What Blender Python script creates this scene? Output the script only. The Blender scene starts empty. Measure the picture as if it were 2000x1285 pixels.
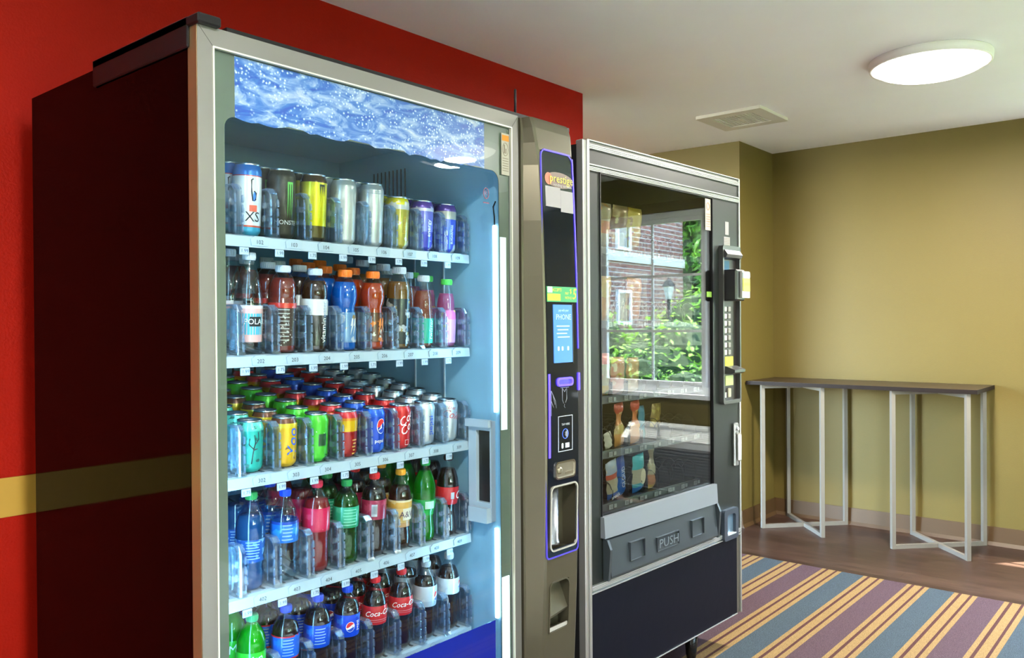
import bpy, math, random
from mathutils import Vector, Matrix
random.seed(7)
S = bpy.context.scene
COL = S.collection

# ------------------------------------------------------------------ camera
F_PX, YAW, PITCH, ROLL, CAM_Z = 1626.49, math.radians(49.794), math.radians(-0.336), math.radians(-0.398), 1.27
fwd = Vector((math.sin(YAW) * math.cos(PITCH), math.cos(YAW) * math.cos(PITCH), math.sin(PITCH)))
rgt = Vector((math.cos(YAW), -math.sin(YAW), 0))
upv = rgt.cross(fwd)
r2 = math.cos(ROLL) * rgt + math.sin(ROLL) * upv
u2 = -math.sin(ROLL) * rgt + math.cos(ROLL) * upv
cd = bpy.data.cameras.new('camera')
cam = bpy.data.objects.new('camera', cd)
COL.objects.link(cam)
mw = Matrix((r2, u2, -fwd)).transposed().to_4x4()
mw.translation = Vector((0, 0, CAM_Z))
cam.matrix_world = mw
cd.sensor_fit = 'HORIZONTAL'
cd.sensor_width = 36
cd.lens = 36 * F_PX / 2000
cd.clip_start = 0.02
S.camera = cam

# ------------------------------------------------------------------ world, sun, exposure
w = bpy.data.worlds.new('world')
S.world = w
w.use_nodes = True
nt = w.node_tree
bg = nt.nodes['Background']
sky = nt.nodes.new('ShaderNodeTexSky')
sky.sky_type = 'NISHITA'
sky.sun_disc = False
sky.sun_elevation = math.radians(62)
sky.sun_rotation = math.radians(140)
nt.links.new(sky.outputs[0], bg.inputs[0])
bg.inputs[1].default_value = 3.2
sun = bpy.data.lights.new('sun', 'SUN')
sun.energy = 30.0
sun.color = (1.0, 0.95, 0.86)
sun.angle = 0.01
so = bpy.data.objects.new('sun', sun)
COL.objects.link(so)
so.rotation_euler = Vector((-0.27, 0.235, -1.0)).to_track_quat('-Z', 'Y').to_euler()
S.view_settings.view_transform = 'Standard'
S.view_settings.look = 'None'
S.view_settings.gamma = 1.0
S.view_settings.use_curve_mapping = False
S.view_settings.exposure = 1.84
S.cycles.transparent_max_bounces = 40
S.cycles.max_bounces = 9
S.cycles.diffuse_bounces = 4
S.cycles.glossy_bounces = 4
S.cycles.sample_clamp_indirect = 6.0
S.cycles.caustics_reflective = False
S.cycles.caustics_refractive = False


def area(name, loc, size, energy, color, direction, size_y=None, portal=False, spread=None):
    l = bpy.data.lights.new(name, 'AREA')
    l.shape = 'RECTANGLE'
    l.size = size
    l.size_y = size_y or size
    l.energy = energy
    l.color = color
    if spread:
        l.spread = spread
    o = bpy.data.objects.new(name, l)
    COL.objects.link(o)
    o.location = loc
    o.rotation_euler = Vector(direction).to_track_quat('-Z', 'Y').to_euler()
    if portal:
        l.cycles.is_portal = True
    return o


LAMP_POS = [(3.87, 0.93), (3.80, -0.75), (0.45, 0.25), (0.5, -1.6)]  # the last is an unseen lamp added to brighten the room
for (lx, ly) in LAMP_POS:
    area('ceiling_lamp_bulb', (lx, ly, 2.3035), 0.2, 30 if lx > 3.85 else 15, (1.0, 0.94, 0.86), (0, 0, -1)).data.shape = 'DISK'
area('window_daylight_portal', (5.46, -0.27, 1.42), 1.7, 1, (1, 1, 1), (-1, 0, 0), 1.5, portal=True)
area('window_daylight_portal', (3.12, -3.90, 1.42), 1.7, 1, (1, 1, 1), (0, 1, 0), 1.5, portal=True)
area('window_daylight_portal', (0.65, -3.90, 1.42), 2.5, 1, (1, 1, 1), (0, 1, 0), 1.5, portal=True)
# LED strips inside the cooler door jambs
area('cooler_led_light', (1.652, 1.482, 1.28), 0.02, .31, (0.24, 0.66, 1.0), (-1, 0.45, 0), 0.5)
area('cooler_led_light', (1.652, 1.482, 0.60), 0.02, .21, (0.24, 0.66, 1.0), (-1, 0.45, 0), 0.26)
area('cooler_led_light', (0.886, 1.482, 1.02), 0.02, .95, (0.20, 0.60, 1.0), (1, 0.8, 0.1), 1.3)


# ------------------------------------------------------------------ materials
def srgb(r, g, b):
    f = lambda c: (c / 12.92 if c <= 0.04045 else ((c + 0.055) / 1.055) ** 2.4)
    return (f(r / 255), f(g / 255), f(b / 255))


_m = {}


def mat(name, color=(0.5, 0.5, 0.5), rough=0.5, metal=0.0, spec=0.5, emis=None, estr=0, bump=0, bscale=50, coat=0, sub=0):
    if name in _m:
        return _m[name]
    m = bpy.data.materials.new(name)
    m.use_nodes = True
    n = m.node_tree.nodes
    p = n['Principled BSDF']
    p.inputs['Base Color'].default_value = (*color, 1)
    p.inputs['Roughness'].default_value = rough
    p.inputs['Metallic'].default_value = metal
    p.inputs['Specular IOR Level'].default_value = spec
    if coat:
        p.inputs['Coat Weight'].default_value = coat
        p.inputs['Coat Roughness'].default_value = 0.05
    if emis:
        p.inputs['Emission Color'].default_value = (*emis, 1)
        p.inputs['Emission Strength'].default_value = estr
    if bump:
        tc = n.new('ShaderNodeTexCoord')
        no = n.new('ShaderNodeTexNoise')
        no.inputs['Scale'].default_value = bscale
        no.inputs['Detail'].default_value = 4
        b = n.new('ShaderNodeBump')
        b.inputs['Strength'].default_value = bump
        b.inputs['Distance'].default_value = 0.01
        L = m.node_tree.links
        L.new(tc.outputs['Object'], no.inputs['Vector'])
        L.new(no.outputs['Fac'], b.inputs['Height'])
        L.new(b.outputs[0], p.inputs['Normal'])
    _m[name] = m
    return m


def nodes_of(name):
    m = bpy.data.materials.new(name)
    m.use_nodes = True
    n, L = m.node_tree.nodes, m.node_tree.links
    return m, n, L, n['Principled BSDF']


def glass(name, tint=(1, 1, 1), r0=0.04, rough=0.0, haze=0.0, hazecol=(1, 1, 1), refl=(1, 1, 1)):
    """thin glass: transparent plus a Schlick weighted mirror, optionally a little milky"""
    if name in _m:
        return _m[name]
    m = bpy.data.materials.new(name)
    m.use_nodes = True
    n, L = m.node_tree.nodes, m.node_tree.links
    n.remove(n['Principled BSDF'])
    out = n['Material Output']
    lw = n.new('ShaderNodeLayerWeight')
    lw.inputs['Blend'].default_value = 0.5
    pw = n.new('ShaderNodeMath'); pw.operation = 'POWER'; pw.inputs[1].default_value = 5
    ma = n.new('ShaderNodeMath'); ma.operation = 'MULTIPLY_ADD'
    ma.inputs[1].default_value = 1 - r0; ma.inputs[2].default_value = r0
    L.new(lw.outputs['Facing'], pw.inputs[0]); L.new(pw.outputs[0], ma.inputs[0])
    tr = n.new('ShaderNodeBsdfTransparent'); tr.inputs[0].default_value = (*tint, 1)
    gl = n.new('ShaderNodeBsdfGlossy'); gl.inputs['Roughness'].default_value = rough
    gl.inputs['Color'].default_value = (*refl, 1)
    base = tr
    if haze:
        df = n.new('ShaderNodeBsdfDiffuse'); df.inputs[0].default_value = (*hazecol, 1)
        tl = n.new('ShaderNodeBsdfTranslucent'); tl.inputs[0].default_value = (*hazecol, 1)
        a = n.new('ShaderNodeMixShader'); a.inputs[0].default_value = 0.5
        L.new(df.outputs[0], a.inputs[1]); L.new(tl.outputs[0], a.inputs[2])
        b = n.new('ShaderNodeMixShader'); b.inputs[0].default_value = haze
        L.new(tr.outputs[0], b.inputs[1]); L.new(a.outputs[0], b.inputs[2])
        base = b
    mx = n.new('ShaderNodeMixShader')
    L.new(ma.outputs[0], mx.inputs[0]); L.new(base.outputs[0], mx.inputs[1]); L.new(gl.outputs[0], mx.inputs[2])
    L.new(mx.outputs[0], out.inputs[0])
    _m[name] = m
    return m


def liquid(name, color, clear=0.3, tl=0.5, rough=0.15):
    """coloured drink: partly see-through, partly translucent"""
    if name in _m:
        return _m[name]
    m = bpy.data.materials.new(name)
    m.use_nodes = True
    n, L = m.node_tree.nodes, m.node_tree.links
    p = n['Principled BSDF']
    p.inputs['Base Color'].default_value = (*color, 1)
    p.inputs['Roughness'].default_value = rough
    out = n['Material Output']
    t = n.new('ShaderNodeBsdfTranslucent'); t.inputs[0].default_value = (*color, 1)
    a = n.new('ShaderNodeMixShader'); a.inputs[0].default_value = tl
    L.new(p.outputs[0], a.inputs[1]); L.new(t.outputs[0], a.inputs[2])
    tr = n.new('ShaderNodeBsdfTransparent')
    mxc = max(color) or 1
    tr.inputs[0].default_value = (*[0.25 + 0.7 * c / mxc for c in color], 1)
    b = n.new('ShaderNodeMixShader'); b.inputs[0].default_value = clear
    L.new(a.outputs[0], b.inputs[1]); L.new(tr.outputs[0], b.inputs[2])
    L.new(b.outputs[0], out.inputs[0])
    _m[name] = m
    return m


def art(name, stops, blotch=None, scale=40, thr=0.5, rough=0.25, metal=0.3, coat=0.3, soft=0.03, stretch=1.0, zr=(0, 1)):
    """printed surface: colour bands by height (object z, metres) with printed blotches"""
    if name in _m:
        return _m[name]
    m, n, L, p = nodes_of(name)
    tc = n.new('ShaderNodeTexCoord')
    sx = n.new('ShaderNodeSeparateXYZ'); L.new(tc.outputs['Object'], sx.inputs[0])
    mr = n.new('ShaderNodeMath'); mr.operation = 'MULTIPLY'; mr.inputs[1].default_value = 4.0
    L.new(sx.outputs['Z'], mr.inputs[0])
    cr = n.new('ShaderNodeValToRGB'); cr.color_ramp.interpolation = 'CONSTANT'
    e = cr.color_ramp.elements
    e[0].position = 0; e[0].color = (*stops[0][1], 1)
    e.remove(e[1])
    for z, c in stops[1:]:
        k = e.new(min(1, z * 4)); k.color = (*c, 1)
    L.new(mr.outputs[0], cr.inputs[0])
    src = cr.outputs[0]
    for bi, (bc, bs, bt) in enumerate(blotch or []):
        no = n.new('ShaderNodeTexNoise'); no.inputs['Scale'].default_value = bs; no.inputs['Detail'].default_value = 3
        mp = n.new('ShaderNodeMapping'); mp.inputs['Location'].default_value = (bi * 3.1, bi * 1.7, 0)
        mp.inputs['Scale'].default_value = (1, 1, stretch)
        L.new(tc.outputs['Object'], mp.inputs[0]); L.new(mp.outputs[0], no.inputs['Vector'])
        r = n.new('ShaderNodeValToRGB')
        r.color_ramp.elements[0].position = bt; r.color_ramp.elements[1].position = bt + soft
        L.new(no.outputs['Fac'], r.inputs[0])
        mx = n.new('ShaderNodeMixRGB'); L.new(r.outputs[0], mx.inputs[0]); L.new(src, mx.inputs[1])
        mx.inputs[2].default_value = (*bc, 1)
        src = mx.outputs[0]
    L.new(src, p.inputs['Base Color'])
    p.inputs['Roughness'].default_value = rough
    p.inputs['Metallic'].default_value = metal
    p.inputs['Coat Weight'].default_value = coat
    _m[name] = m
    return m


WHITE = mat('white_plastic', (0.8, 0.82, 0.84), 0.35)
BLACKP = mat('black_plastic', (0.005, 0.005, 0.006), 0.4, spec=.3)
INK = mat('black_ink', (0.01, 0.01, 0.012), 0.6)
WINK = mat('white_ink', (0.85, 0.85, 0.85), 0.5)
ALU = mat('bare_aluminium', (0.72, 0.73, 0.75), 0.28, 1.0)
ALU_D = mat('can_top_aluminium', (0.55, 0.57, 0.60), 0.25, 1.0)


# ------------------------------------------------------------------ mesh helpers
class MB:
    def __init__(s):
        s.v, s.f, s.mi, s.sm = [], [], [], []

    def add(s, vs, fs, mi=0, smooth=False):
        o = len(s.v)
        s.v += [tuple(v) for v in vs]
        for f in fs:
            s.f.append([i + o for i in f]); s.mi.append(mi); s.sm.append(smooth)
        return s

    def box(s, x0, x1, y0, y1, z0, z1, mi=0):
        vs = [(x, y, z) for x in (x0, x1) for y in (y0, y1) for z in (z0, z1)]
        fs = [(0, 1, 3, 2), (4, 6, 7, 5), (0, 4, 5, 1), (2, 3, 7, 6), (0, 2, 6, 4), (1, 5, 7, 3)]
        return s.add(vs, fs, mi)

    def bbox(s, x0, x1, y0, y1, z0, z1, b=0.004, mi=0):
        """box with chamfered edges"""
        b = min(b, (x1 - x0) * .45, (y1 - y0) * .45, (z1 - z0) * .45)
        cx, cy, cz = (x0 + x1) / 2, (y0 + y1) / 2, (z0 + z1) / 2
        hx, hy, hz = (x1 - x0) / 2, (y1 - y0) / 2, (z1 - z0) / 2
        vs, idx = [], {}
        for sx in (-1, 1):
            for sy in (-1, 1):
                for sz in (-1, 1):
                    for a in range(3):
                        h = [hx - b, hy - b, hz - b]; h[a] += b
                        idx[(sx, sy, sz, a)] = len(vs)
                        vs.append((cx + sx * h[0], cy + sy * h[1], cz + sz * h[2]))
        fs = []
        for a in range(3):
            o = [k for k in range(3) if k != a]
            for sg in (-1, 1):
                q = []
                for p_, q_ in ((-1, -1), (1, -1), (1, 1), (-1, 1)):
                    t = [0, 0, 0]; t[a] = sg; t[o[0]] = p_; t[o[1]] = q_
                    q.append(idx[(*t, a)])
                if (sg == 1) != (a == 1):
                    fs.append(q)
                else:
                    fs.append(q[::-1])
        for a in range(3):  # edges along axis a
            o = [k for k in range(3) if k != a]
            for p_ in (-1, 1):
                for q_ in (-1, 1):
                    t0 = [0, 0, 0]; t0[a] = -1; t0[o[0]] = p_; t0[o[1]] = q_
                    t1 = list(t0); t1[a] = 1
                    fs.append([idx[(*t0, o[0])], idx[(*t1, o[0])], idx[(*t1, o[1])], idx[(*t0, o[1])]])
        for sx in (-1, 1):
            for sy in (-1, 1):
                for sz in (-1, 1):
                    fs.append([idx[(sx, sy, sz, k)] for k in range(3)])
        return s.add(vs, fs, mi)

    def lathe(s, prof, seg=24, mi=0, smooth=True, cap0=True, cap1=True, cx=0, cy=0, cz=0, a0=0.0, a1=None):
        full = a1 is None
        n = seg if full else seg + 1
        vs = []
        for r, z in prof:
            for k in range(n):
                a = a0 + (2 * math.pi if full else (a1 - a0)) * k / seg
                vs.append((cx + r * math.sin(a), cy - r * math.cos(a), cz + z))
        fs = []
        for j in range(len(prof) - 1):
            for k in range(seg if full else seg):
                k2 = (k + 1) % n
                fs.append((j * n + k, j * n + k2, (j + 1) * n + k2, (j + 1) * n + k))
        s.add(vs, fs, mi, smooth)
        o = len(s.v) - len(vs)
        if full and cap0 and prof[0][0] > 1e-5:
            s.f.append([o + k for k in range(n)][::-1]); s.mi.append(mi); s.sm.append(False)
        if full and cap1 and prof[-1][0] > 1e-5:
            s.f.append([o + (len(prof) - 1) * n + k for k in range(n)]); s.mi.append(mi); s.sm.append(False)
        return s

    def prism(s, pts, axis, a0, a1, mi=0, smooth=False):
        """extrude a 2D outline; axis 0: pts are (y,z), 1: (x,z), 2: (x,y)"""
        def P(p, t):
            return {0: (t, p[0], p[1]), 1: (p[0], t, p[1]), 2: (p[0], p[1], t)}[axis]
        n = len(pts)
        vs = [P(p, a0) for p in pts] + [P(p, a1) for p in pts]
        fs = [list(range(n))[::-1], list(range(n, 2 * n))]
        s.add(vs, fs, mi)
        o = len(s.v) - 2 * n
        for k in range(n):
            k2 = (k + 1) % n
            s.f.append([o + k, o + k2, o + n + k2, o + n + k]); s.mi.append(mi); s.sm.append(smooth)
        return s

    def ring(s, outer, inner, axis, a0, a1, mi=0):
        """frame between two outlines with the same number of points"""
        def P(p, t):
            return {0: (t, p[0], p[1]), 1: (p[0], t, p[1]), 2: (p[0], p[1], t)}[axis]
        n = len(outer)
        vs = [P(p, a0) for p in outer] + [P(p, a0) for p in inner] + [P(p, a1) for p in outer] + [P(p, a1) for p in inner]
        fs = []
        for k in range(n):
            j = (k + 1) % n
            fs += [(k, j, n + j, n + k), (2 * n + k, 3 * n + k, 3 * n + j, 2 * n + j),
                   (k, 2 * n + k, 2 * n + j, j), (n + k, n + j, 3 * n + j, 3 * n + k)]
        return s.add(vs, fs, mi)

    def tube(s, path, r, seg=8, mi=0, closed=False):
        path = [Vector(p) for p in path]
        n = len(path)
        vs, fs = [], []
        for i, p in enumerate(path):
            d = (path[min(i + 1, n - 1)] - path[max(i - 1, 0)]).normalized()
            a = d.cross(Vector((0, 0, 1)))
            if a.length < 1e-3:
                a = d.cross(Vector((0, 1, 0)))
            a.normalize(); b = d.cross(a)
            for k in range(seg):
                t = 2 * math.pi * k / seg
                vs.append(p + r * (math.cos(t) * a + math.sin(t) * b))
        for i in range(n - 1):
            for k in range(seg):
                k2 = (k + 1) % seg
                fs.append((i * seg + k, i * seg + k2, (i + 1) * seg + k2, (i + 1) * seg + k))
        fs.append(list(range(seg))[::-1]); fs.append([(n - 1) * seg + k for k in range(seg)])
        return s.add(vs, fs, mi, True)

    def mesh(s, name, mats):
        me = bpy.data.meshes.new(name)
        me.from_pydata(s.v, [], s.f)
        for m in (mats if isinstance(mats, (list, tuple)) else [mats]):
            me.materials.append(m)
        me.polygons.foreach_set('material_index', s.mi)
        me.polygons.foreach_set('use_smooth', s.sm)
        import bmesh
        bm = bmesh.new(); bm.from_mesh(me)
        bmesh.ops.recalc_face_normals(bm, faces=bm.faces)
        bm.to_mesh(me); bm.free()
        return me

    def obj(s, name, mats, parent=None, **kw):
        o = bpy.data.objects.new(name, s.mesh(name, mats))
        COL.objects.link(o)
        if parent is not None:
            o.parent = parent
        tag(o, **kw)
        return o


def tag(o, label=None, cat=None, group=None, kind=None):
    if label: o['label'] = label
    if cat: o['category'] = cat
    if group: o['group'] = group
    if kind: o['kind'] = kind
    return o


def empty(name, loc=(0, 0, 0), rz=0, **kw):
    o = bpy.data.objects.new(name, None)
    COL.objects.link(o)
    o.location = loc
    o.rotation_euler = (0, 0, rz)
    o.empty_display_size = 0.05
    return tag(o, **kw)


def linkcopy(o, parent=None):
    c = o.copy()
    COL.objects.link(c)
    if parent is not None:
        c.parent = parent
    for ch in KIDS.get(o.name, []):
        linkcopy(ch, c)
    return c


KIDS = {}


def index_kids(root):
    def rec(o):
        ks = [k for k in COL.objects if k.parent == o]
        KIDS[o.name] = ks
        for k in ks:
            rec(k)
    rec(root)


def struct(mb, name, mats, parent=None):
    return mb.obj(name, mats, parent, kind=None if parent else 'structure')


def rrect(x0, x1, z0, z1, r, n=5):
    """rounded rectangle outline; r may be one radius or (bl, br, tr, tl)"""
    rr = r if isinstance(r, (tuple, list)) else (r,) * 4
    pts = []
    for (cx, cz, a, q) in ((x0 + rr[0], z0 + rr[0], 180, 0), (x1 - rr[1], z0 + rr[1], 270, 1), (x1 - rr[2], z1 - rr[2], 0, 2), (x0 + rr[3], z1 - rr[3], 90, 3)):
        for k in range(n + 1):
            t = math.radians(a + 90 * k / n)
            pts.append((cx + rr[q] * math.cos(t), cz + rr[q] * math.sin(t)))
    return pts


_t = {}


def text_data(s_, size=1.0, shear=0.0):
    key = (s_, shear)
    if key not in _t:
        cu = bpy.data.curves.new('txt', 'FONT')
        cu.body = s_
        cu.size = 1.0
        cu.align_x = 'CENTER'
        cu.align_y = 'CENTER'
        cu.shear = shear
        cu.resolution_u = 2
        o = bpy.data.objects.new('txt', cu)
        me = o.to_mesh()
        _t[key] = ([tuple(v.co) for v in me.vertices], [list(p.vertices) for p in me.polygons])
        o.to_mesh_clear()
        bpy.data.objects.remove(o)
        bpy.data.curves.remove(cu)
    v, f = _t[key]
    return [(x * size, y * size) for x, y, z in v], f


def txt(mb, s_, size, x, y, z, mi=0, width=None, shear=0.0, vert=False, bold=0):
    """flat text facing -Y centred at x, z"""
    v, f = text_data(s_, size, shear)
    if width and v:
        w_ = max(p[0] for p in v) - min(p[0] for p in v)
        k = width / w_
        v = [(p[0] * k, p[1]) for p in v]
    if vert:
        v = [(-p[1], p[0]) for p in v]
    mb.add([(x + p[0], y, z + p[1]) for p in v], f, mi)
    return mb


def txtcyl(mb, s_, size, R, ang, z, mi=0, vert=False, shear=0.0, tilt=0.0, stretch=1.0):
    """text wrapped on a cylinder of radius R about the z axis; ang 0 faces -Y, negative towards -X"""
    v, f = text_data(s_, size, shear)
    out = []
    for x, y in v:
        x *= stretch
        if vert:
            x, y = -y, x
        if tilt:
            x, y = x * math.cos(tilt) - y * math.sin(tilt), x * math.sin(tilt) + y * math.cos(tilt)
        a = ang + x / R
        out.append((R * math.sin(a), -R * math.cos(a), z + y))
    mb.add(out, f, mi)
    return mb


def patchcyl(mb, R, a0, a1, z0, z1, mi=0, n=8, outline=None):
    """curved patch on a cylinder, rectangular or an ellipse"""
    if outline == 'disc':
        N = 20
        vs = [(0, 0)] + [(math.cos(2 * math.pi * k / N), math.sin(2 * math.pi * k / N)) for k in range(N)]
        am, ah, zm, zh = (a0 + a1) / 2, (a1 - a0) / 2, (z0 + z1) / 2, (z1 - z0) / 2
        P = [(R * math.sin(am + ah * x), -R * math.cos(am + ah * x), zm + zh * y) for x, y in vs]
        mb.add(P, [(0, 1 + k, 1 + (k + 1) % N) for k in range(N)], mi)
        return mb
    vs = []
    for k in range(n + 1):
        a = a0 + (a1 - a0) * k / n
        vs += [(R * math.sin(a), -R * math.cos(a), z0), (R * math.sin(a), -R * math.cos(a), z1)]
    mb.add(vs, [(2 * k, 2 * k + 2, 2 * k + 3, 2 * k + 1) for k in range(n)], mi, True)
    return mb


def wavecyl(mb, R, am, ah, zm, zh, f0, f1, mi=0, n=10):
    """band inside an ellipse between two curves f0(x), f1(x), x in -1..1"""
    vs = []
    for k in range(n + 1):
        x = -1 + 2 * k / n
        lim = math.sqrt(max(0, 1 - x * x))
        a = am + ah * x
        for g in (f0(x), f1(x)):
            y = max(-lim, min(lim, g))
            vs.append((R * math.sin(a), -R * math.cos(a), zm + zh * y))
    mb.add(vs, [(2 * k, 2 * k + 2, 2 * k + 3, 2 * k + 1) for k in range(n)], mi)
    return mb
# ==SETTING==
H = 2.39
XF = 5.357      # far wall
YR = 2.354      # red wall


def wallpaint(name, col, bump=0.12, scale=220, var=0.06):
    m, n, L, p = nodes_of(name)
    tc = n.new('ShaderNodeTexCoord')
    a = n.new('ShaderNodeTexNoise'); a.inputs['Scale'].default_value = scale; a.inputs['Detail'].default_value = 6
    b = n.new('ShaderNodeTexNoise'); b.inputs['Scale'].default_value = 1.7; b.inputs['Detail'].default_value = 3
    L.new(tc.outputs['Object'], a.inputs['Vector']); L.new(tc.outputs['Object'], b.inputs['Vector'])
    bu = n.new('ShaderNodeBump'); bu.inputs['Strength'].default_value = bump; bu.inputs['Distance'].default_value = 0.004
    L.new(a.outputs['Fac'], bu.inputs['Height']); L.new(bu.outputs[0], p.inputs['Normal'])
    mx = n.new('ShaderNodeMixRGB')
    mx.inputs[1].default_value = (*[c * (1 - var) for c in col], 1)
    mx.inputs[2].default_value = (*[min(1, c * (1 + var)) for c in col], 1)
    L.new(b.outputs['Fac'], mx.inputs[0]); L.new(mx.outputs[0], p.inputs['Base Color'])
    p.inputs['Roughness'].default_value = 0.55
    p.inputs['Specular IOR Level'].default_value = 0.35
    return m


def _spec(m, v):
    m.node_tree.nodes['Principled BSDF'].inputs['Specular IOR Level'].default_value = v


RED = wallpaint('red_wall_paint', (0.31, 0.006, 0.0005), 0.35, 160)
_spec(RED, 0.12)
YEL = wallpaint('tan_wall_paint', (0.134, 0.099, 0.022), 0.10)
CREAM = wallpaint('cream_wall_paint', (0.84, 0.83, 0.82), 0.10)  # pale so the unseen left wall bounces neutral light
CEIL = wallpaint('white_ceiling_paint', (0.90, 0.90, 0.92), 0.06)
STRIPE = mat('yellow_stripe_paint', (0.44, 0.255, 0.03), 0.5)
BASEB = mat('brown_baseboard_vinyl', (0.080, 0.042, 0.014), 0.5)
WFRAME = mat('white_window_vinyl', (0.80, 0.82, 0.84), 0.35)


def floor_material():
    m, n, L, p = nodes_of('dark_wood_plank_floor')
    tc = n.new('ShaderNodeTexCoord')
    mp = n.new('ShaderNodeMapping'); mp.inputs['Rotation'].default_value = (0, 0, math.radians(90))
    L.new(tc.outputs['Object'], mp.inputs[0])
    br = n.new('ShaderNodeTexBrick')
    br.offset = 0.37; br.inputs['Scale'].default_value = 1.0
    br.inputs['Brick Width'].default_value = 1.2; br.inputs['Row Height'].default_value = 0.15
    br.inputs['Mortar Size'].default_value = 0.0012; br.inputs['Mortar Smooth'].default_value = 0.2
    br.inputs['Color1'].default_value = (0.032, 0.016, 0.011, 1)
    br.inputs['Color2'].default_value = (0.066, 0.036, 0.025, 1)
    br.inputs['Mortar'].default_value = (0.02, 0.012, 0.01, 1)
    L.new(mp.outputs[0], br.inputs['Vector'])
    st = n.new('ShaderNodeMapping'); st.inputs['Scale'].default_value = (14, 1.3, 1)
    L.new(tc.outputs['Object'], st.inputs[0])
    no = n.new('ShaderNodeTexNoise'); no.inputs['Scale'].default_value = 4; no.inputs['Detail'].default_value = 8
    no.inputs['Distortion'].default_value = 0.6
    L.new(st.outputs[0], no.inputs['Vector'])
    r = n.new('ShaderNodeValToRGB')
    r.color_ramp.elements[0].position = 0.3; r.color_ramp.elements[0].color = (0.45, 0.45, 0.45, 1)
    r.color_ramp.elements[1].position = 0.75; r.color_ramp.elements[1].color = (1.5, 1.5, 1.5, 1)
    L.new(no.outputs['Fac'], r.inputs[0])
    mx = n.new('ShaderNodeMixRGB'); mx.blend_type = 'MULTIPLY'; mx.inputs[0].default_value = 0.8
    L.new(br.outputs['Color'], mx.inputs[1]); L.new(r.outputs[0], mx.inputs[2])
    L.new(mx.outputs[0], p.inputs['Base Color'])
    p.inputs['Roughness'].default_value = 0.33
    p.inputs['Specular IOR Level'].default_value = 0.3
    return m


struct(MB().box(-3.0, XF + .16, -3.96, 4.2, -0.1, 0), 'floor', floor_material())
struct(MB().box(-3.0, 2.4, -3.8, -0.25, 0, 0.006).box(-3.0, 0.75, -0.25, 2.354, 0, 0.006), 'bounce_floor_tile', mat('pale_bounce_tile', (0.84, 0.83, 0.80), .5))  # pale tiling added out of view to bounce light up to the ceiling
struct(MB().box(-3.15, XF + .16, -3.96, 4.2, H, H + 0.1), 'ceiling', CEIL)
struct(MB().box(-3.0, 3.33, YR, YR + 0.14, 0, H), 'wall_red', RED)
struct(MB().box(-3.0, 3.33, YR - 0.004, YR, 0.788, 0.888), 'trim_1', STRIPE)
struct(MB().box(-3.15, -3.0, -3.8, YR + 0.14, 0, H), 'wall_left', CREAM)
# recess beyond the red wall
struct(MB().prism([(4.842, 2.245), (XF, 2.251), (XF, 4.2), (4.75, 4.2)], 2, 0, H), 'wall_pillar', YEL)
struct(MB().box(3.0, 4.9, 4.0, 4.2, 0, H), 'wall_recess', YEL)
# far wall with window opening: Y -1.22..0.55, z 0.74..2.10
WY0, WY1, WZ0, WZ1 = -1.09, 0.55, 0.745, 2.10
mb = MB()
mb.box(XF, XF + 0.16, -3.8, WY0, 0, H); mb.box(XF, XF + 0.16, WY1, 4.2, 0, H)
mb.box(XF, XF + 0.16, WY0, WY1, 0, WZ0); mb.box(XF, XF + 0.16, WY0, WY1, WZ1, H)
struct(mb, 'wall_far', YEL)
BX0, BX1 = 2.3, 3.95
CX0, CX1 = -0.6, 1.9
mb = MB()
mb.box(-3.0, CX0, -3.96, -3.8, 0, H); mb.box(CX1, BX0, -3.96, -3.8, 0, H); mb.box(BX1, XF + 0.16, -3.96, -3.8, 0, H)
mb.box(BX0, BX1, -3.96, -3.8, 0, WZ0); mb.box(BX0, BX1, -3.96, -3.8, WZ1, H)
mb.box(CX0, CX1, -3.96, -3.8, 0, WZ0); mb.box(CX0, CX1, -3.96, -3.8, WZ1, H)
struct(mb, 'wall_back', YEL)
struct(MB().prism([(XF, 0), (XF, 0.104), (XF - 0.006, 0.104), (XF - 0.010, 0.02), (XF - 0.022, 0)], 1, -3.8, 2.245), 'baseboard_far', BASEB)
struct(MB().prism([(2.245, 0), (2.245, 0.104), (2.239, 0.104), (2.235, 0.02), (2.223, 0)], 0, 4.842, XF), 'baseboard_pillar', BASEB)
struct(MB().box(4.80, 4.842, 2.26, 4.0, 0, 0.104), 'baseboard_recess', BASEB)

GLASSW = glass('window_glass', (0.96, 0.98, 0.97), 0.03)


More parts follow.
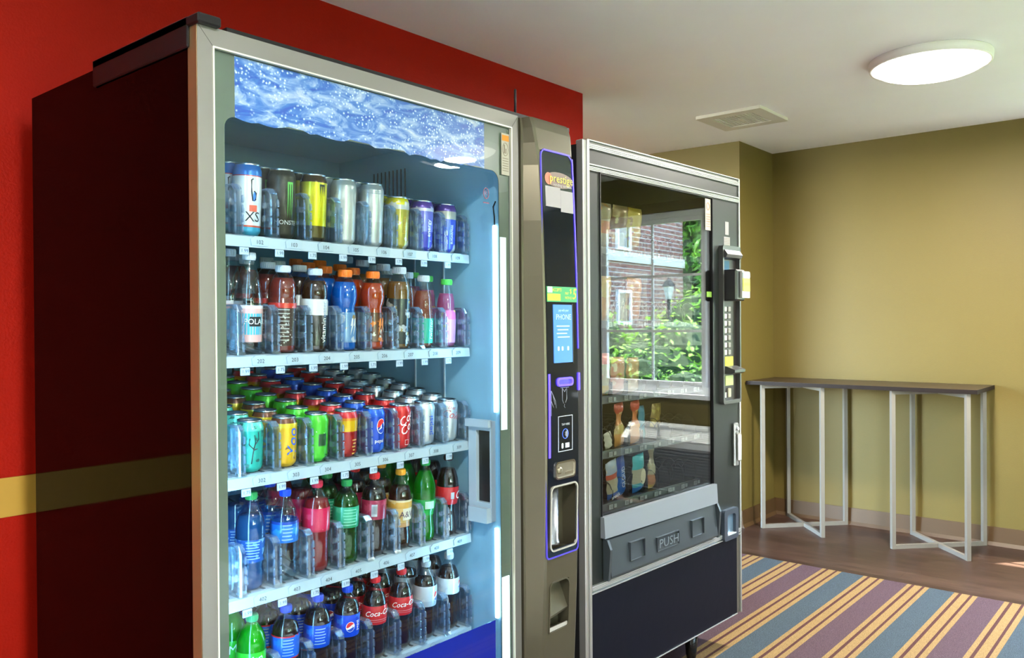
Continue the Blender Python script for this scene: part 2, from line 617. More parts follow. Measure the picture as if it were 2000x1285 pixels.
def window(name, horizontal_axis, c, a0, a1, z0, z1, splits):
    """vinyl window set in the wall; c is the room face of the frame on the other axis"""
    def bx(mb, p0, p1, q0, q1, zz0, zz1):
        if horizontal_axis == 'y':
            mb.box(c + q0, c + q1, p0, p1, zz0, zz1)
        else:
            mb.box(p0, p1, c - q1, c - q0, zz0, zz1)
    root = empty(name, (0, 0, 0), kind='structure')
    fr = MB()
    t = 0.045
    bx(fr, a0, a0 + t, 0.03, 0.12, z0, z1); bx(fr, a1 - t, a1, 0.03, 0.12, z0, z1)
    bx(fr, a0 + t, a1 - t, 0.03, 0.12, z1 - t, z1); bx(fr, a0 + t, a1 - t, 0.03, 0.12, z0, z0 + 0.055)
    fr.obj('window_frame', WFRAME, root)
    sl = MB(); bx(sl, a0 - 0.04, a1 + 0.04, -0.035, 0.03, z0 - 0.028, z0 + 0.004)
    sl.obj('window_sill', WFRAME, root)
    inner0, inner1 = a0 + t, a1 - t
    edges = [inner0] + list(splits) + [inner1]
    for k in range(len(edges) - 1):
        s0, s1 = edges[k], edges[k + 1]
        off = 0.045 + 0.03 * (k % 2)
        sa = MB()
        b0, b1 = z0 + 0.055, z1 - t
        bx(sa, s0, s0 + 0.035, off, off + 0.03, b0, b1); bx(sa, s1 - 0.035, s1, off, off + 0.03, b0, b1)
        bx(sa, s0 + .035, s1 - .035, off, off + 0.03, b1 - 0.035, b1); bx(sa, s0 + .035, s1 - .035, off, off + 0.03, b0, b0 + 0.035)
        so_ = sa.obj('sash', WFRAME, root)
        mu = MB(); m0 = (s0 + s1) / 2
        bx(mu, m0 - .009, m0 + .009, off + .008, off + .020, b0 + .035, b1 - .035)
        for zz in (1.21, 1.625):
            bx(mu, s0 + .035, m0 - .009, off + .008, off + .020, zz - .009, zz + .009)
            bx(mu, m0 + .009, s1 - .035, off + .008, off + .020, zz - .009, zz + .009)
        mu.obj('muntins', WFRAME, so_)
        gl = MB(); bx(gl, s0 + .03, s1 - .03, off + .013, off + .016, b0 + .03, b1 - .03)
        gl.obj('window_pane', GLASSW, so_)
    return root


window('window_1', 'y', XF, WY0, WY1, WZ0, WZ1, [-0.115])
window('window_2', 'x', -3.8, BX0, BX1, WZ0, WZ1, [3.12])  # unseen window, added with the trees beyond for daylight and a green reflection
window('fill_window_3', 'x', -3.8, CX0, CX1, WZ0, WZ1, [0.65])  # unseen window added to let in more fill daylight

# ------------------------------------------------------------------ rug
RX0, RX1, RY0, RY1 = 1.2, 4.28, -0.1, 2.06


def rug_material():
    m, n, L, p = nodes_of('striped_rug_weave')
    tc = n.new('ShaderNodeTexCoord')
    sx = n.new('ShaderNodeSeparateXYZ'); L.new(tc.outputs['Object'], sx.inputs[0])
    # stripes repeat every 0.407 m across the rug (two colour bands, two yellow groups)
    ad = n.new('ShaderNodeMath'); ad.operation = 'ADD'; ad.inputs[1].default_value = 10 * 0.407 - 0.8335
    L.new(sx.outputs['Y'], ad.inputs[0])
    dv = n.new('ShaderNodeMath'); dv.operation = 'DIVIDE'; dv.inputs[1].default_value = 0.407
    L.new(ad.outputs[0], dv.inputs[0])
    fr = n.new('ShaderNodeMath'); fr.operation = 'FRACT'; L.new(dv.outputs[0], fr.inputs[0])
    cr = n.new('ShaderNodeValToRGB'); cr.color_ramp.interpolation = 'CONSTANT'
    Y = (0.24, 0.158, 0.066); D = (0.07, 0.031, 0.028); B = (0.052, 0.071, 0.084); Pu = (0.080, 0.051, 0.060)
    g = 0.0955 / 0.407
    def grp(o):
        return [(o, Y), (o + g * .20, D), (o + g * .33, Y), (o + g * .67, D), (o + g * .80, Y)]
    st = grp(0.0) + [(g, B)] + grp(0.5) + [(0.5 + g, Pu)]
    e = cr.color_ramp.elements
    e[0].position = 0; e[0].color = (*st[0][1], 1); e.remove(e[1])
    for q, c in st[1:]:
        k = e.new(q); k.color = (*c, 1)
    L.new(fr.outputs[0], cr.inputs[0])
    no = n.new('ShaderNodeTexNoise'); no.inputs['Scale'].default_value = 350; no.inputs['Detail'].default_value = 2
    L.new(tc.outputs['Object'], no.inputs['Vector'])
    r = n.new('ShaderNodeValToRGB')
    r.color_ramp.elements[0].position = .35; r.color_ramp.elements[0].color = (.62, .62, .62, 1)
    r.color_ramp.elements[1].position = .65; r.color_ramp.elements[1].color = (1.25, 1.25, 1.25, 1)
    L.new(no.outputs['Fac'], r.inputs[0])
    mx = n.new('ShaderNodeMixRGB'); mx.blend_type = 'MULTIPLY'; mx.inputs[0].default_value = 1
    L.new(cr.outputs[0], mx.inputs[1]); L.new(r.outputs[0], mx.inputs[2])
    L.new(mx.outputs[0], p.inputs['Base Color'])
    p.inputs['Roughness'].default_value = 0.95; p.inputs['Specular IOR Level'].default_value = 0.1
    bu = n.new('ShaderNodeBump'); bu.inputs['Strength'].default_value = 0.5; bu.inputs['Distance'].default_value = 0.003
    L.new(no.outputs['Fac'], bu.inputs['Height']); L.new(bu.outputs[0], p.inputs['Normal'])
    return m


MB().bbox(RX0, RX1, RY0, RY1, 0.0, 0.008, 0.003).obj('rug', rug_material(), None, label='striped rug in yellow, blue and plum on the dark wood floor', cat='rug')

# ------------------------------------------------------------------ ceiling lamps and vent
LAMPW = mat('lamp_diffuser_glass', (0.9, 0.9, 0.88), 0.4, emis=(1.0, 0.95, 0.88), estr=2.2)
LAMPB = mat('lamp_base_enamel', (0.78, 0.76, 0.72), 0.4)
for i, (lx, ly) in enumerate(LAMP_POS):
    t = empty('ceiling_lamp', (lx, ly, H), label=['round white domed ceiling lamp nearest the tan walls and ceiling vent',
              'round white ceiling lamp mirrored in the drink machine glass, further into the room',
              'round white ceiling lamp in front of the tall drink machine', 'added unseen ceiling lamp above the pale tiles, far from both machines'][i], cat='ceiling lamp', group='domed ceiling lamps')
    MB().lathe([(0.238, 0), (0.240, -0.004), (0.238, -0.034), (0.229, -0.036), (0.227, -0.030)], 48, cap1=False).obj('lamp_base', LAMPB, t)
    pr = [(0.226 * math.cos(a), -0.022 - 0.062 * math.sin(a)) for a in [math.radians(d) for d in (0, 8, 18, 30, 42, 55, 68, 80, 90)]]
    pr[-1] = (0.0, pr[-1][1])
    MB().lathe([(0.2262, -0.016)] + pr, 48).obj('lamp_shade', LAMPW, t)

vt = empty('ceiling_vent', (4.295, 1.975, H), label='square white ceiling vent with fine slats between lamp and tan pillar', cat='vent')
VENTW = mat('vent_enamel', (0.62, 0.59, 0.52), 0.5)
o_, i_ = rrect(-.185, .185, -.185, .185, .008, 2), rrect(-.118, .118, -.118, .118, .004, 2)
MB().ring(o_, i_, 2, -0.016, 0.0).obj('vent_frame', VENTW, vt)
MB().box(-.12, .12, -.12, .12, -0.003, 0).obj('vent_backing', mat('vent_shadow', (0.12, 0.11, 0.10), 0.8), vt)
mb = MB()
for k in range(15):
    y = -.112 + k * 0.016
    mb.box(-.118, .118, y - .004, y + .004, -0.013, -0.004)
mb.box(-.03, .03, -.014, .014, -0.016, -0.012)
mb.obj('vent_slats', VENTW, vt)

# ------------------------------------------------------------------ bar table
tb = empty('bar_table', (5.125, 1.6, 0), label='long narrow bar table with dark top and grey crossed metal frames by far wall', cat='table')


def off(mb_, ox, oy, oz=0):
    mb_.v = [(x - ox, y - oy, z - oz) for x, y, z in mb_.v]
    return mb_


TOPM = mat('dark_walnut_laminate', (0.040, 0.024, 0.015), 0.35, spec=.35)
TOPE = mat('dark_edge_band', (0.012, 0.007, 0.005), 0.6, spec=.2)  # separate edge added dark and matt to keep lamp glare off
tt_ = off(MB().box(4.900, 5.345, 0.955, 2.235, 0.885, 0.907), 5.125, 1.6).obj('tabletop', TOPM, tb)
off(MB().ring([(4.899, .954), (5.346, .954), (5.346, 2.236), (4.899, 2.236)], [(4.901, .956), (5.344, .956), (5.344, 2.234), (4.901, 2.234)], 2, .8845, .9065), 5.125, 1.6).obj('edge_band', TOPE, tt_)
FRM = mat('grey_powder_coat', (0.21, 0.195, 0.165), 0.6, 0.0, spec=.3)


def square_bar(mb_, p, q, w_):
    p, q = Vector(p), Vector(q)
    d = (q - p).normalized()
    a = Vector((0, 0, 1)) if abs(d.z) < .5 else Vector((math.cos(BAR_ANG), math.sin(BAR_ANG), 0))
    b = d.cross(a).normalized() * w_ / 2
    a = a * w_ / 2
    vs = [p + a + b, p + a - b, p - a - b, p - a + b, q + a + b, q + a - b, q - a - b, q - a + b]
    mb_.add(vs, [(0, 1, 2, 3), (7, 6, 5, 4), (0, 4, 5, 1), (1, 5, 6, 2), (2, 6, 7, 3), (3, 7, 4, 0)])


BAR_ANG = 0
for (x0, x1, y0, y1) in ((4.925, 5.325, 1.775, 2.14), (4.920, 5.318, 1.005, 1.38)):
    for (a, b, lift) in (((x0, y1), (x1, y0), 0.0), ((x0, y0), (x1, y1), 0.0005)):
        fm = MB()
        BAR_ANG = math.atan2(b[1] - a[1], b[0] - a[0])
        hw = 0.011
        u = Vector((math.cos(BAR_ANG), math.sin(BAR_ANG), 0))
        A, B = Vector((*a, 0)), Vector((*b, 0))
        square_bar(fm, A + Vector((0, 0, .0)), A + Vector((0, 0, .885)), .022)
        square_bar(fm, B + Vector((0, 0, .0)), B + Vector((0, 0, .885)), .022)
        square_bar(fm, A + u * .0115 + Vector((0, 0, .011 + lift)), B - u * .0115 + Vector((0, 0, .011 + lift)), .022)
        square_bar(fm, A + u * .0115 + Vector((0, 0, .874 - lift)), B - u * .0115 + Vector((0, 0, .874 - lift)), .022)
        off(fm, 5.125, 1.6).obj('leg_frame', FRM, tb)

# ------------------------------------------------------------------ air conditioner below the window
ac = empty('air_conditioner', (5.25, -0.13, 0), label='long white wall air conditioner with slatted top under the window', cat='air conditioner')
ACW = mat('ac_white_enamel', (0.72, 0.73, 0.72), 0.35)
ACG = mat('ac_shaded_grille', (0.20, 0.20, 0.20), 0.45)  # dark grille, its grey also holds the shade on the front
body = [(-.10, 0.07), (.10, 0.07), (.10, 0.53), (.02, 0.53), (-.10, 0.42)]
MB().prism(body, 1, -.56, .56).obj('housing', ACW, ac)
mb = MB()
for k in range(9):
    t = k / 8
    x = .012 - .106 * t; z = 0.527 - .098 * t
    mb.box(x - .004, x + .004, -.50, .50, z - .002, z + .010)
for k in range(11):
    y = -.5 + k * .1
    mb.add([(.02, y - .003, .53), (.02, y + .003, .53), (-.1, y + .003, .42), (-.1, y - .003, .42), (.02, y - .003, .536), (.02, y + .003, .536), (-.1, y + .003, .426), (-.1, y - .003, .426)],
           [(0, 1, 2, 3), (4, 7, 6, 5), (0, 4, 5, 1), (1, 5, 6, 2), (2, 6, 7, 3), (3, 7, 4, 0)])
mb.obj('outlet_louvres', ACW, ac)
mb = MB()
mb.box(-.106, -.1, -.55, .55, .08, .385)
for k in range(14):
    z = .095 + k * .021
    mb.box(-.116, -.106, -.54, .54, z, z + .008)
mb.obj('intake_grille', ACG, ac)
# ==OUTSIDE==
def leafmat(name, c1, c2, sc=6):
    m, n, L, p = nodes_of(name)
    tc = n.new('ShaderNodeTexCoord')
    no = n.new('ShaderNodeTexNoise'); no.inputs['Scale'].default_value = sc; no.inputs['Detail'].default_value = 5
    L.new(tc.outputs['Object'], no.inputs['Vector'])
    r = n.new('ShaderNodeValToRGB')
    r.color_ramp.elements[0].position = .3; r.color_ramp.elements[0].color = (*c1, 1)
    r.color_ramp.elements[1].position = .7; r.color_ramp.elements[1].color = (*c2, 1)
    L.new(no.outputs['Fac'], r.inputs[0]); L.new(r.outputs[0], p.inputs['Base Color'])
    p.inputs['Roughness'].default_value = 0.6
    t = n.new('ShaderNodeBsdfTranslucent'); L.new(r.outputs[0], t.inputs[0])
    mx = n.new('ShaderNodeMixShader'); mx.inputs[0].default_value = .35
    L.new(p.outputs[0], mx.inputs[1]); L.new(t.outputs[0], mx.inputs[2])
    L.new(mx.outputs[0], n['Material Output'].inputs[0])
    return m


def foliage(name, c, rad, n, leaf, m, parent=None, rnd=None, **kw):
    """crown of small leaves scattered over lumpy ellipsoid shells"""
    R = random.Random(rnd or 1)
    mb_ = MB()
    lumps = [(Vector((R.uniform(-.55, .55) * rad[0], R.uniform(-.55, .55) * rad[1], R.uniform(-.35, .45) * rad[2])), R.uniform(.45, .62)) for _ in range(9)]
    for k in range(n):
        lc, ls = R.choice(lumps)
        d = Vector((R.gauss(0, 1), R.gauss(0, 1), R.gauss(0, 1))).normalized()
        q = R.uniform(.82, 1.03)
        p = Vector(c) + lc + Vector((d.x * rad[0] * ls * q, d.y * rad[1] * ls * q, d.z * rad[2] * ls * q))
        nrm = (d + Vector((R.gauss(0, .5), R.gauss(0, .5), R.gauss(0.4, .5)))).normalized()
        a = nrm.cross(Vector((R.gauss(0, 1), R.gauss(0, 1), R.gauss(0, 1)))).normalized()
        b = nrm.cross(a)
        s_ = leaf * R.uniform(.6, 1.3)
        mb_.add([p - a * s_, p - b * s_ * .45 + nrm * s_ * .1, p + a * s_, p + b * s_ * .45 + nrm * s_ * .1], [(0, 1, 2, 3)])
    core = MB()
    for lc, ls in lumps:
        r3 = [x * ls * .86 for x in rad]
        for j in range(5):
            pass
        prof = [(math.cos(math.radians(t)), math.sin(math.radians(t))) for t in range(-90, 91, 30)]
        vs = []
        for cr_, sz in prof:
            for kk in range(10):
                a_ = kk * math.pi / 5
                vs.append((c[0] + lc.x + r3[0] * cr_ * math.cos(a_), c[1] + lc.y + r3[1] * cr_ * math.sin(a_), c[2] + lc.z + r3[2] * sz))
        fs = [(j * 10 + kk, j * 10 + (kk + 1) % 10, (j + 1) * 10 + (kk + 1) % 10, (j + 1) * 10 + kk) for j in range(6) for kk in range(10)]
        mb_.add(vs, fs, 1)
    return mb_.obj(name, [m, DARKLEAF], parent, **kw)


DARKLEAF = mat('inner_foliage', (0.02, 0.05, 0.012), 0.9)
HEDGE = leafmat('bright_hedge_leaves', (0.16, 0.42, 0.03), (0.38, 0.66, 0.07))
BUSH = leafmat('bush_leaves', (0.07, 0.26, 0.03), (0.26, 0.52, 0.07))
TREE = leafmat('tree_leaves', (0.05, 0.22, 0.03), (0.22, 0.50, 0.06), 2)
GRASS = mat('lawn', (0.13, 0.19, 0.06), 0.9, bump=.5, bscale=30)
struct(MB().box(XF + 0.16, 60, -60, 30, -0.35, -0.25), 'ground', GRASS)
struct(MB().box(-30, XF + 0.16, -60, -6.4, -0.35, -0.25), 'ground', GRASS)
struct(MB().box(-6, XF + 0.16, -6.4, -3.96, -0.35, -0.24), 'bounce_patio_floor', mat('pale_concrete', (0.70, 0.69, 0.66), .85, bump=.2, bscale=20))  # unseen paving put in to throw sunlight up through the back windows

for (c, rd_, n, seed, lab) in [
    ((7.9, -2.75, 0.55), (1.0, 1.5, 1.0), 5200, 3, 'tall bright green hedge outside the window, nearer the lamp post'),
    ((10.2, -2.3, 0.50), (0.9, 1.5, 1.25), 4200, 5, 'bright green hedge outside the window, next to the tall one')]:
    t = empty('hedge', (c[0], c[1], -0.25), label=lab, cat='hedge')
    o = foliage('foliage', (0, 0, c[2] + .25), rd_, n, 0.045, HEDGE, t, seed)
for (c, rd_, n, seed, lab) in [
    ((6.75, -1.75, 0.28), (0.62, 0.8, 0.80), 3400, 11, 'low rounded green bush just outside the window'),
    ((6.55, -0.35, 0.20), (0.45, 0.5, 0.72), 2400, 13, 'low dark green bush just outside the window, at its near end')]:
    t = empty('bush', (c[0], c[1], -0.25), label=lab, cat='bush')
    foliage('foliage', (0, 0, c[2] + .25), rd_, n, 0.030, BUSH, t, seed)
TRUNK = mat('bark', (0.10, 0.07, 0.05), 0.9, bump=.6, bscale=12)
for (c, rd_, n, seed, lf, lab) in [
    ((16.5, -6.2, 3.4), (1.6, 1.6, 2.9), 5200, 21, .11, 'leafy green tree standing beyond the end of the brick building'),
    ((14.4, -4.3, 1.9), (1.1, 1.0, 2.3), 3600, 23, .10, 'smaller leafy tree beside the brick building outside the window'),
    ((4.3, -7.2, 2.2), (1.6, 1.1, 2.3), 5200, 25, .09, 'broad green tree outside the back window'),
    ((1.2, -8.4, 2.6), (1.5, 1.2, 2.5), 4200, 27, .10, 'taller green tree outside the back window, behind the broad one'),
    ((-1.9, -7.6, 2.6), (1.4, 1.2, 2.4), 4200, 29, .10, 'lone green tree outside, beyond the cream wall corner')]:
    t = empty('tree', (c[0], c[1], -0.25), label=lab, cat='tree')
    foliage('crown', (0, 0, c[2] + .25), rd_, n, lf, TREE, t, seed)
    MB().lathe([(.16, 0), (.12, .6), (.10, c[2] + .1)], 10).obj('trunk', TRUNK, t)


def brick_material():
    m, n, L, p = nodes_of('red_brown_brick')
    tc = n.new('ShaderNodeTexCoord')
    mp = n.new('ShaderNodeMapping'); mp.inputs['Rotation'].default_value = (math.radians(90), 0, 0)
    L.new(tc.outputs['Object'], mp.inputs[0])
    br = n.new('ShaderNodeTexBrick'); br.inputs['Scale'].default_value = 1
    br.inputs['Brick Width'].default_value = .21; br.inputs['Row Height'].default_value = .075
    br.inputs['Mortar Size'].default_value = .009
    br.inputs['Color1'].default_value = (0.26, 0.10, 0.075, 1); br.inputs['Color2'].default_value = (0.17, 0.075, 0.06, 1)
    br.inputs['Mortar'].default_value = (0.36, 0.32, 0.30, 1)
    L.new(mp.outputs[0], br.inputs['Vector']); L.new(br.outputs['Color'], p.inputs['Base Color'])
    p.inputs['Roughness'].default_value = .85
    return m


# brick building seen mirrored in the snack machine glass
bd = Vector((13.05 - 10.575, -5.149 + 4.834, 0)); bl = bd.length; bang = math.atan2(bd.y, bd.x)
bb = empty('brick_building', (10.575, -4.834, -0.25), bang, label='two storey red brick building with pale band outside the window', cat='building')
BR = brick_material()
MB().box(-2.8, bl, -5.0, 0, 0, 6.2).obj('brick_wall', BR, bb)
STONE = mat('pale_stone_band', (0.55, 0.52, 0.48), .8)
MB().box(-2.82, bl + .02, -.02, .03, 2.50, 2.66).obj('stone_band', STONE, bb)
BWF = mat('building_window_frame', (0.75, 0.76, 0.78), .5)
BWG = mat('building_window_glass', (0.03, 0.045, 0.05), .08)
for (x0, x1, z0, z1) in ((0.05, .50, 2.68, 3.35), (0.05, .50, 1.50, 2.05), (-1.6, -.9, 2.68, 3.35), (-1.6, -.9, 1.30, 2.05)):
    o = MB().ring([(x0, z0), (x1, z0), (x1, z1), (x0, z1)], [(x0 + .05, z0 + .05), (x1 - .05, z0 + .05), (x1 - .05, z1 - .05), (x0 + .05, z1 - .05)], 1, 0, .05).obj('window_frame', BWF, bb)
    MB().box(x0 + .04, x1 - .04, .005, .02, z0 + .04, z1 - .04).obj('window_pane', BWG, o)
lp = empty('street_lamp', (9.04, -2.818, -0.25), label='black lamp post with lantern in front of the brick building', cat='street lamp')
MB().lathe([(.05, 0), (.03, .2), (.022, .5), (.022, 1.82)], 12).obj('post', BLACKP, lp)
MB().lathe([(.04, 1.82), (.075, 1.97), (.075, 1.98)], 6, smooth=False).obj('lantern_glass', mat('lantern_frosted', (.5, .5, .48), .4), lp)
MB().lathe([(.095, 1.98), (.05, 2.05), (.012, 2.08), (.0, 2.12)], 6, smooth=False).obj('lantern_cap', BLACKP, lp)
# ==DRINKMACHINE==
YF = 1.434
X0, X1 = 0.803, 1.728          # door frame outer
dm = empty('drink_vending_machine', (1.39, 1.83, 0), label='tall black drink vending machine with lit glass front and champagne control column', cat='vending machine')
OX, OY = 1.39, 1.83


def D(mb_, name, mats, parent=None, **kw):
    """build a part of the drink machine given in world coordinates"""
    off(mb_, OX, OY)
    return mb_.obj(name, mats, parent or dm, **kw)


GLOSSB = mat('gloss_black_steel', (0.0012, 0.0006, 0.0006), 0.06, spec=0.05)
CHAMP = mat('champagne_enamel', (0.11, 0.10, 0.066), 0.30, 0.55)
CHAMP_F = mat('pale_champagne_anodised', (0.20, 0.20, 0.185), 0.35, 0.45)
BRASS = mat('brassy_anodised_side', (0.33, 0.26, 0.13), 0.3, 0.7)
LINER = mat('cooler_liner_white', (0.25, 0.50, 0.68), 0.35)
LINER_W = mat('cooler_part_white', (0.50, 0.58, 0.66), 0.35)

# cabinet as a shell round the cooled space
IX0, IX1, IY0, IY1, IZ0, IZ1 = 0.872, 1.69, 1.47, 2.15, 0.30, 1.79
mb = MB()
mb.box(X0, 0.862, 1.470, 2.212, 0.06, 1.83)
mb.box(1.70, 1.975, 1.470, 2.212, 0.06, 1.83)
mb.box(0.862, 1.70, 2.16, 2.212, 0.06, 1.83)
mb.box(0.862, 1.70, 1.470, 2.16, 1.80, 1.83)
mb.box(0.862, 1.70, 1.470, 2.16, 0.06, 0.29)
D(mb, 'cabinet', GLOSSB)
mb = MB()
mb.box(0.87, 1.975, 1.445, 1.60, 1.83, 1.842)
D(mb, 'top_rail', BLACKP)
mb = MB()
mb.bbox(0.797, 0.845, 1.42, 1.86, 1.828, 1.847, .003)
mb.bbox(0.797, 0.803, 1.46, 1.86, 1.79, 1.847, .002)
D(mb, 'hinge_cover', BLACKP)
for (fx, fy) in ((.86, 1.52), (1.92, 1.52), (.86, 2.15), (1.92, 2.15)):
    D(MB().lathe([(.03, 0.009), (.03, .02), (.018, .025), (.018, .06)], 12, cx=fx, cy=fy), 'foot', BLACKP)
# liner
t_ = 0.008
mb = MB()
mb.box(IX0 - t_, IX0, IY0, IY1, IZ0, IZ1)
mb.box(IX0, IX1, IY1, IY1 + t_, IZ0, IZ1)
mb.box(IX0, IX1, IY0, IY1, IZ1, IZ1 + t_)
mb.box(IX0, IX1, IY0, IY1, IZ0 - t_, IZ0)
mb.box(IX1, IX1 + t_, IY0, IY1, IZ0, IZ1)
D(mb, 'cooler_liner', LINER)
mb = MB()
for k in range(9):
    y = 1.980 - k * .0175
    mb.box(1.6885, 1.6905, y - .002, y + .002, 1.645, 1.735)
D(mb, 'vent_slots', mat('slot_shadow', (.03, .035, .04), .8))
mb = MB()
for k in range(8):
    x = 1.20 + k * .035
    mb.box(x - .003, x + .003, 2.1485, 2.1505, 1.06, 1.16)
D(mb, 'rear_vent_slots', _m['slot_shadow'])
mb = MB()
for yy in (1.80, 1.68):
    mb.box(1.686, 1.690, yy - .002, yy + .002, .90, 1.60)
D(mb, 'shelf_standard', LINER_W)
# delivery port on the right wall
mb = MB()
mb.ring([(1.49, .738), (1.573, .738), (1.573, 1.008), (1.49, 1.008)], [(1.495, .787), (1.545, .787), (1.545, .982), (1.495, .982)], 0, 1.672, 1.69)
mb.box(1.660, 1.674, 1.49, 1.575, .992, 1.012)
mb.box(1.655, 1.69, 1.492, 1.560, .735, .775)
pt = D(mb, 'delivery_port', LINER_W)
mb = MB(); mb.box(1.684, 1.6895, 1.495, 1.545, .787, .982)
D(mb, 'port_opening', mat('port_dark', (.01, .012, .014), .3), pt)
# LED strips
LED = mat('led_strip', (1, 1, 1), .5, emis=(0.80, 0.94, 1.0), estr=1.6)
LEDW = mat('led_spill_edge', (.9, .95, 1), .4, emis=(0.75, 0.93, 1.0), estr=.6)  # emission puts the LED's spill on the door edge into the material
for (z0, z1) in ((1.032, 1.537), (.476, .72)):
    D(MB().bbox(1.682, 1.689, 1.478, 1.490, z0, z1, .002), 'led_tube', LED)
D(MB().tube([(1.686, 1.484, 1.537), (1.684, 1.483, 1.56), (1.676, 1.480, 1.585), (1.683, 1.478, 1.60)], .002, 6), 'led_cable', BLACKP)
D(MB().bbox(.873, .879, 1.474, 1.486, .45, 1.62, .002), 'led_tube', LED)

# door frame: mitred front, brassy sides
fo = [(X0, .075), (X1, .075), (X1, 1.83), (X0, 1.83)]
fi = [(.834, .11), (1.700, .11), (1.700, 1.7945), (.834, 1.7945)]
mb = MB()
mb.ring(fo, fi, 1, YF, 1.468)
df = D(mb, 'door_frame', CHAMP_F)
for p_ in df.data.polygons:
    pass
mb = MB(); mb.box(X0 - .0008, X0, YF + .002, 1.467, .075, 1.828)
D(mb, 'frame_side_strip', BRASS, df)
for (a, b) in (((X0, 1.83), (.834, 1.7945)), ((X1, 1.83), (1.70, 1.7945))):
    a, b = Vector((a[0], YF - .0004, a[1])), Vector((b[0], YF - .0004, b[1]))
    n_ = Vector((-(b - a).z, 0, (b - a).x)).normalized() * .0006
    D(MB().add([a + n_, b + n_, b - n_, a - n_], [(0, 1, 2, 3)]), 'mitre_joint', mat('joint_shadow', (.05, .05, .04), .7), df)
# second narrow moulding on the frame's inner edge
D(MB().ring([(.8335, .1095), (1.7005, .1095), (1.7005, 1.795), (.8335, 1.795)], [(.8365, .1125), (1.6975, .1125), (1.6975, 1.792), (.8365, 1.792)], 1, YF - .002, YF + .006), 'frame_bead', mat('bright_bead', (.7, .72, .62), .3, .5), df)
# glass, two panes
GL1 = glass('door_glass', (0.965, 0.985, 0.985), 0.010)
D(MB().box(.836, 1.698, YF + .005, YF + .0055, .112, 1.793), 'glass_pane', GL1)
mb = MB()
tlx, tlz = .0042, .0060      # inner pane sits a hair out of parallel
for (x, z) in ((.862, .121), (1.655, .121), (1.655, 1.669), (.862, 1.669)):
    for dy in (0, .0005):
        mb.v.append((x, YF + .020 + (x - 1.26) * tlx + (z - .9) * tlz + dy, z))
mb.add([], [(0, 2, 4, 6), (1, 7, 5, 3), (0, 1, 3, 2), (2, 3, 5, 4), (4, 5, 7, 6), (6, 7, 1, 0)]) if False else None
for f in ((0, 2, 4, 6), (1, 7, 5, 3), (0, 1, 3, 2), (2, 3, 5, 4), (4, 5, 7, 6), (6, 7, 1, 0)):
    mb.f.append(list(f)); mb.mi.append(0); mb.sm.append(False)
D(mb, 'inner_glass_pane', GL1)
# printed border on the glass
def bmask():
    m, n, L, p = nodes_of('border_green_reflection')
    p.inputs['Base Color'].default_value = (0.085, 0.115, 0.088, 1)  # dark print with the green reflection mixed into its base colour
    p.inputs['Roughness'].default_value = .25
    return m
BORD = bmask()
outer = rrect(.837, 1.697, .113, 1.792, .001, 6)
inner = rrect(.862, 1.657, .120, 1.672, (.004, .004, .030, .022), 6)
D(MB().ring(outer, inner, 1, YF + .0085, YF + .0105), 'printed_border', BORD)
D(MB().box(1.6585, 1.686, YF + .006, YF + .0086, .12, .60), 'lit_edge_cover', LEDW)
D(MB().box(1.6585, 1.682, YF + .0062, YF + .0088, .99, 1.50), 'lit_edge_cover', mat('led_spill_edge_dim', (.62, .74, .76), .4, emis=(.6, .85, .9), estr=.05))  # weaker glow for the LED light higher up the edge


def splash_material():
    m, n, L, p = nodes_of('blue_splash_print')
    tc = n.new('ShaderNodeTexCoord')
    mp = n.new('ShaderNodeMapping'); mp.inputs['Rotation'].default_value = (0, math.radians(18), 0)
    mp.inputs['Scale'].default_value = (1.0, 1, 2.6)
    L.new(tc.outputs['Object'], mp.inputs[0])
    no = n.new('ShaderNodeTexNoise'); no.inputs['Scale'].default_value = 13; no.inputs['Detail'].default_value = 9
    no.inputs['Roughness'].default_value = .62; no.inputs['Distortion'].default_value = 1.2
    L.new(mp.outputs[0], no.inputs['Vector'])
    r = n.new('ShaderNodeValToRGB')
    e = r.color_ramp.elements
    e[0].position = .36; e[0].color = (0.015, 0.07, 0.36, 1)
    e[1].position = .68; e[1].color = (0.40, 0.47, 0.56, 1)
    k = e.new(.47); k.color = (0.04, 0.14, 0.42, 1)
    k = e.new(.55); k.color = (0.17, 0.28, 0.52, 1)
    L.new(no.outputs['Fac'], r.inputs[0])
    vo = n.new('ShaderNodeTexVoronoi'); vo.inputs['Scale'].default_value = 130
    L.new(tc.outputs['Object'], vo.inputs['Vector'])
    r2_ = n.new('ShaderNodeValToRGB')
    r2_.color_ramp.elements[0].position = .10; r2_.color_ramp.elements[0].color = (1, 1, 1, 1)
    r2_.color_ramp.elements[1].position = .38; r2_.color_ramp.elements[1].color = (0, 0, 0, 1)
    L.new(vo.outputs['Distance'], r2_.inputs[0])
    n2 = n.new('ShaderNodeTexNoise'); n2.inputs['Scale'].default_value = 22; n2.inputs['Detail'].default_value = 5; L.new(tc.outputs['Object'], n2.inputs['Vector'])
    r3 = n.new('ShaderNodeValToRGB'); r3.color_ramp.elements[0].position = .40; r3.color_ramp.elements[1].position = .52
    L.new(n2.outputs['Fac'], r3.inputs[0])
    mu = n.new('ShaderNodeMath'); mu.operation = 'MULTIPLY'
    L.new(r2_.outputs[0], mu.inputs[0]); L.new(r3.outputs[0], mu.inputs[1])
    mx = n.new('ShaderNodeMixRGB'); L.new(mu.outputs[0], mx.inputs[0]); L.new(r.outputs[0], mx.inputs[1])
    mx.inputs[2].default_value = (.6, .74, .82, 1)
    L.new(mx.outputs[0], p.inputs['Base Color']); p.inputs['Roughness'].default_value = .3
    return m


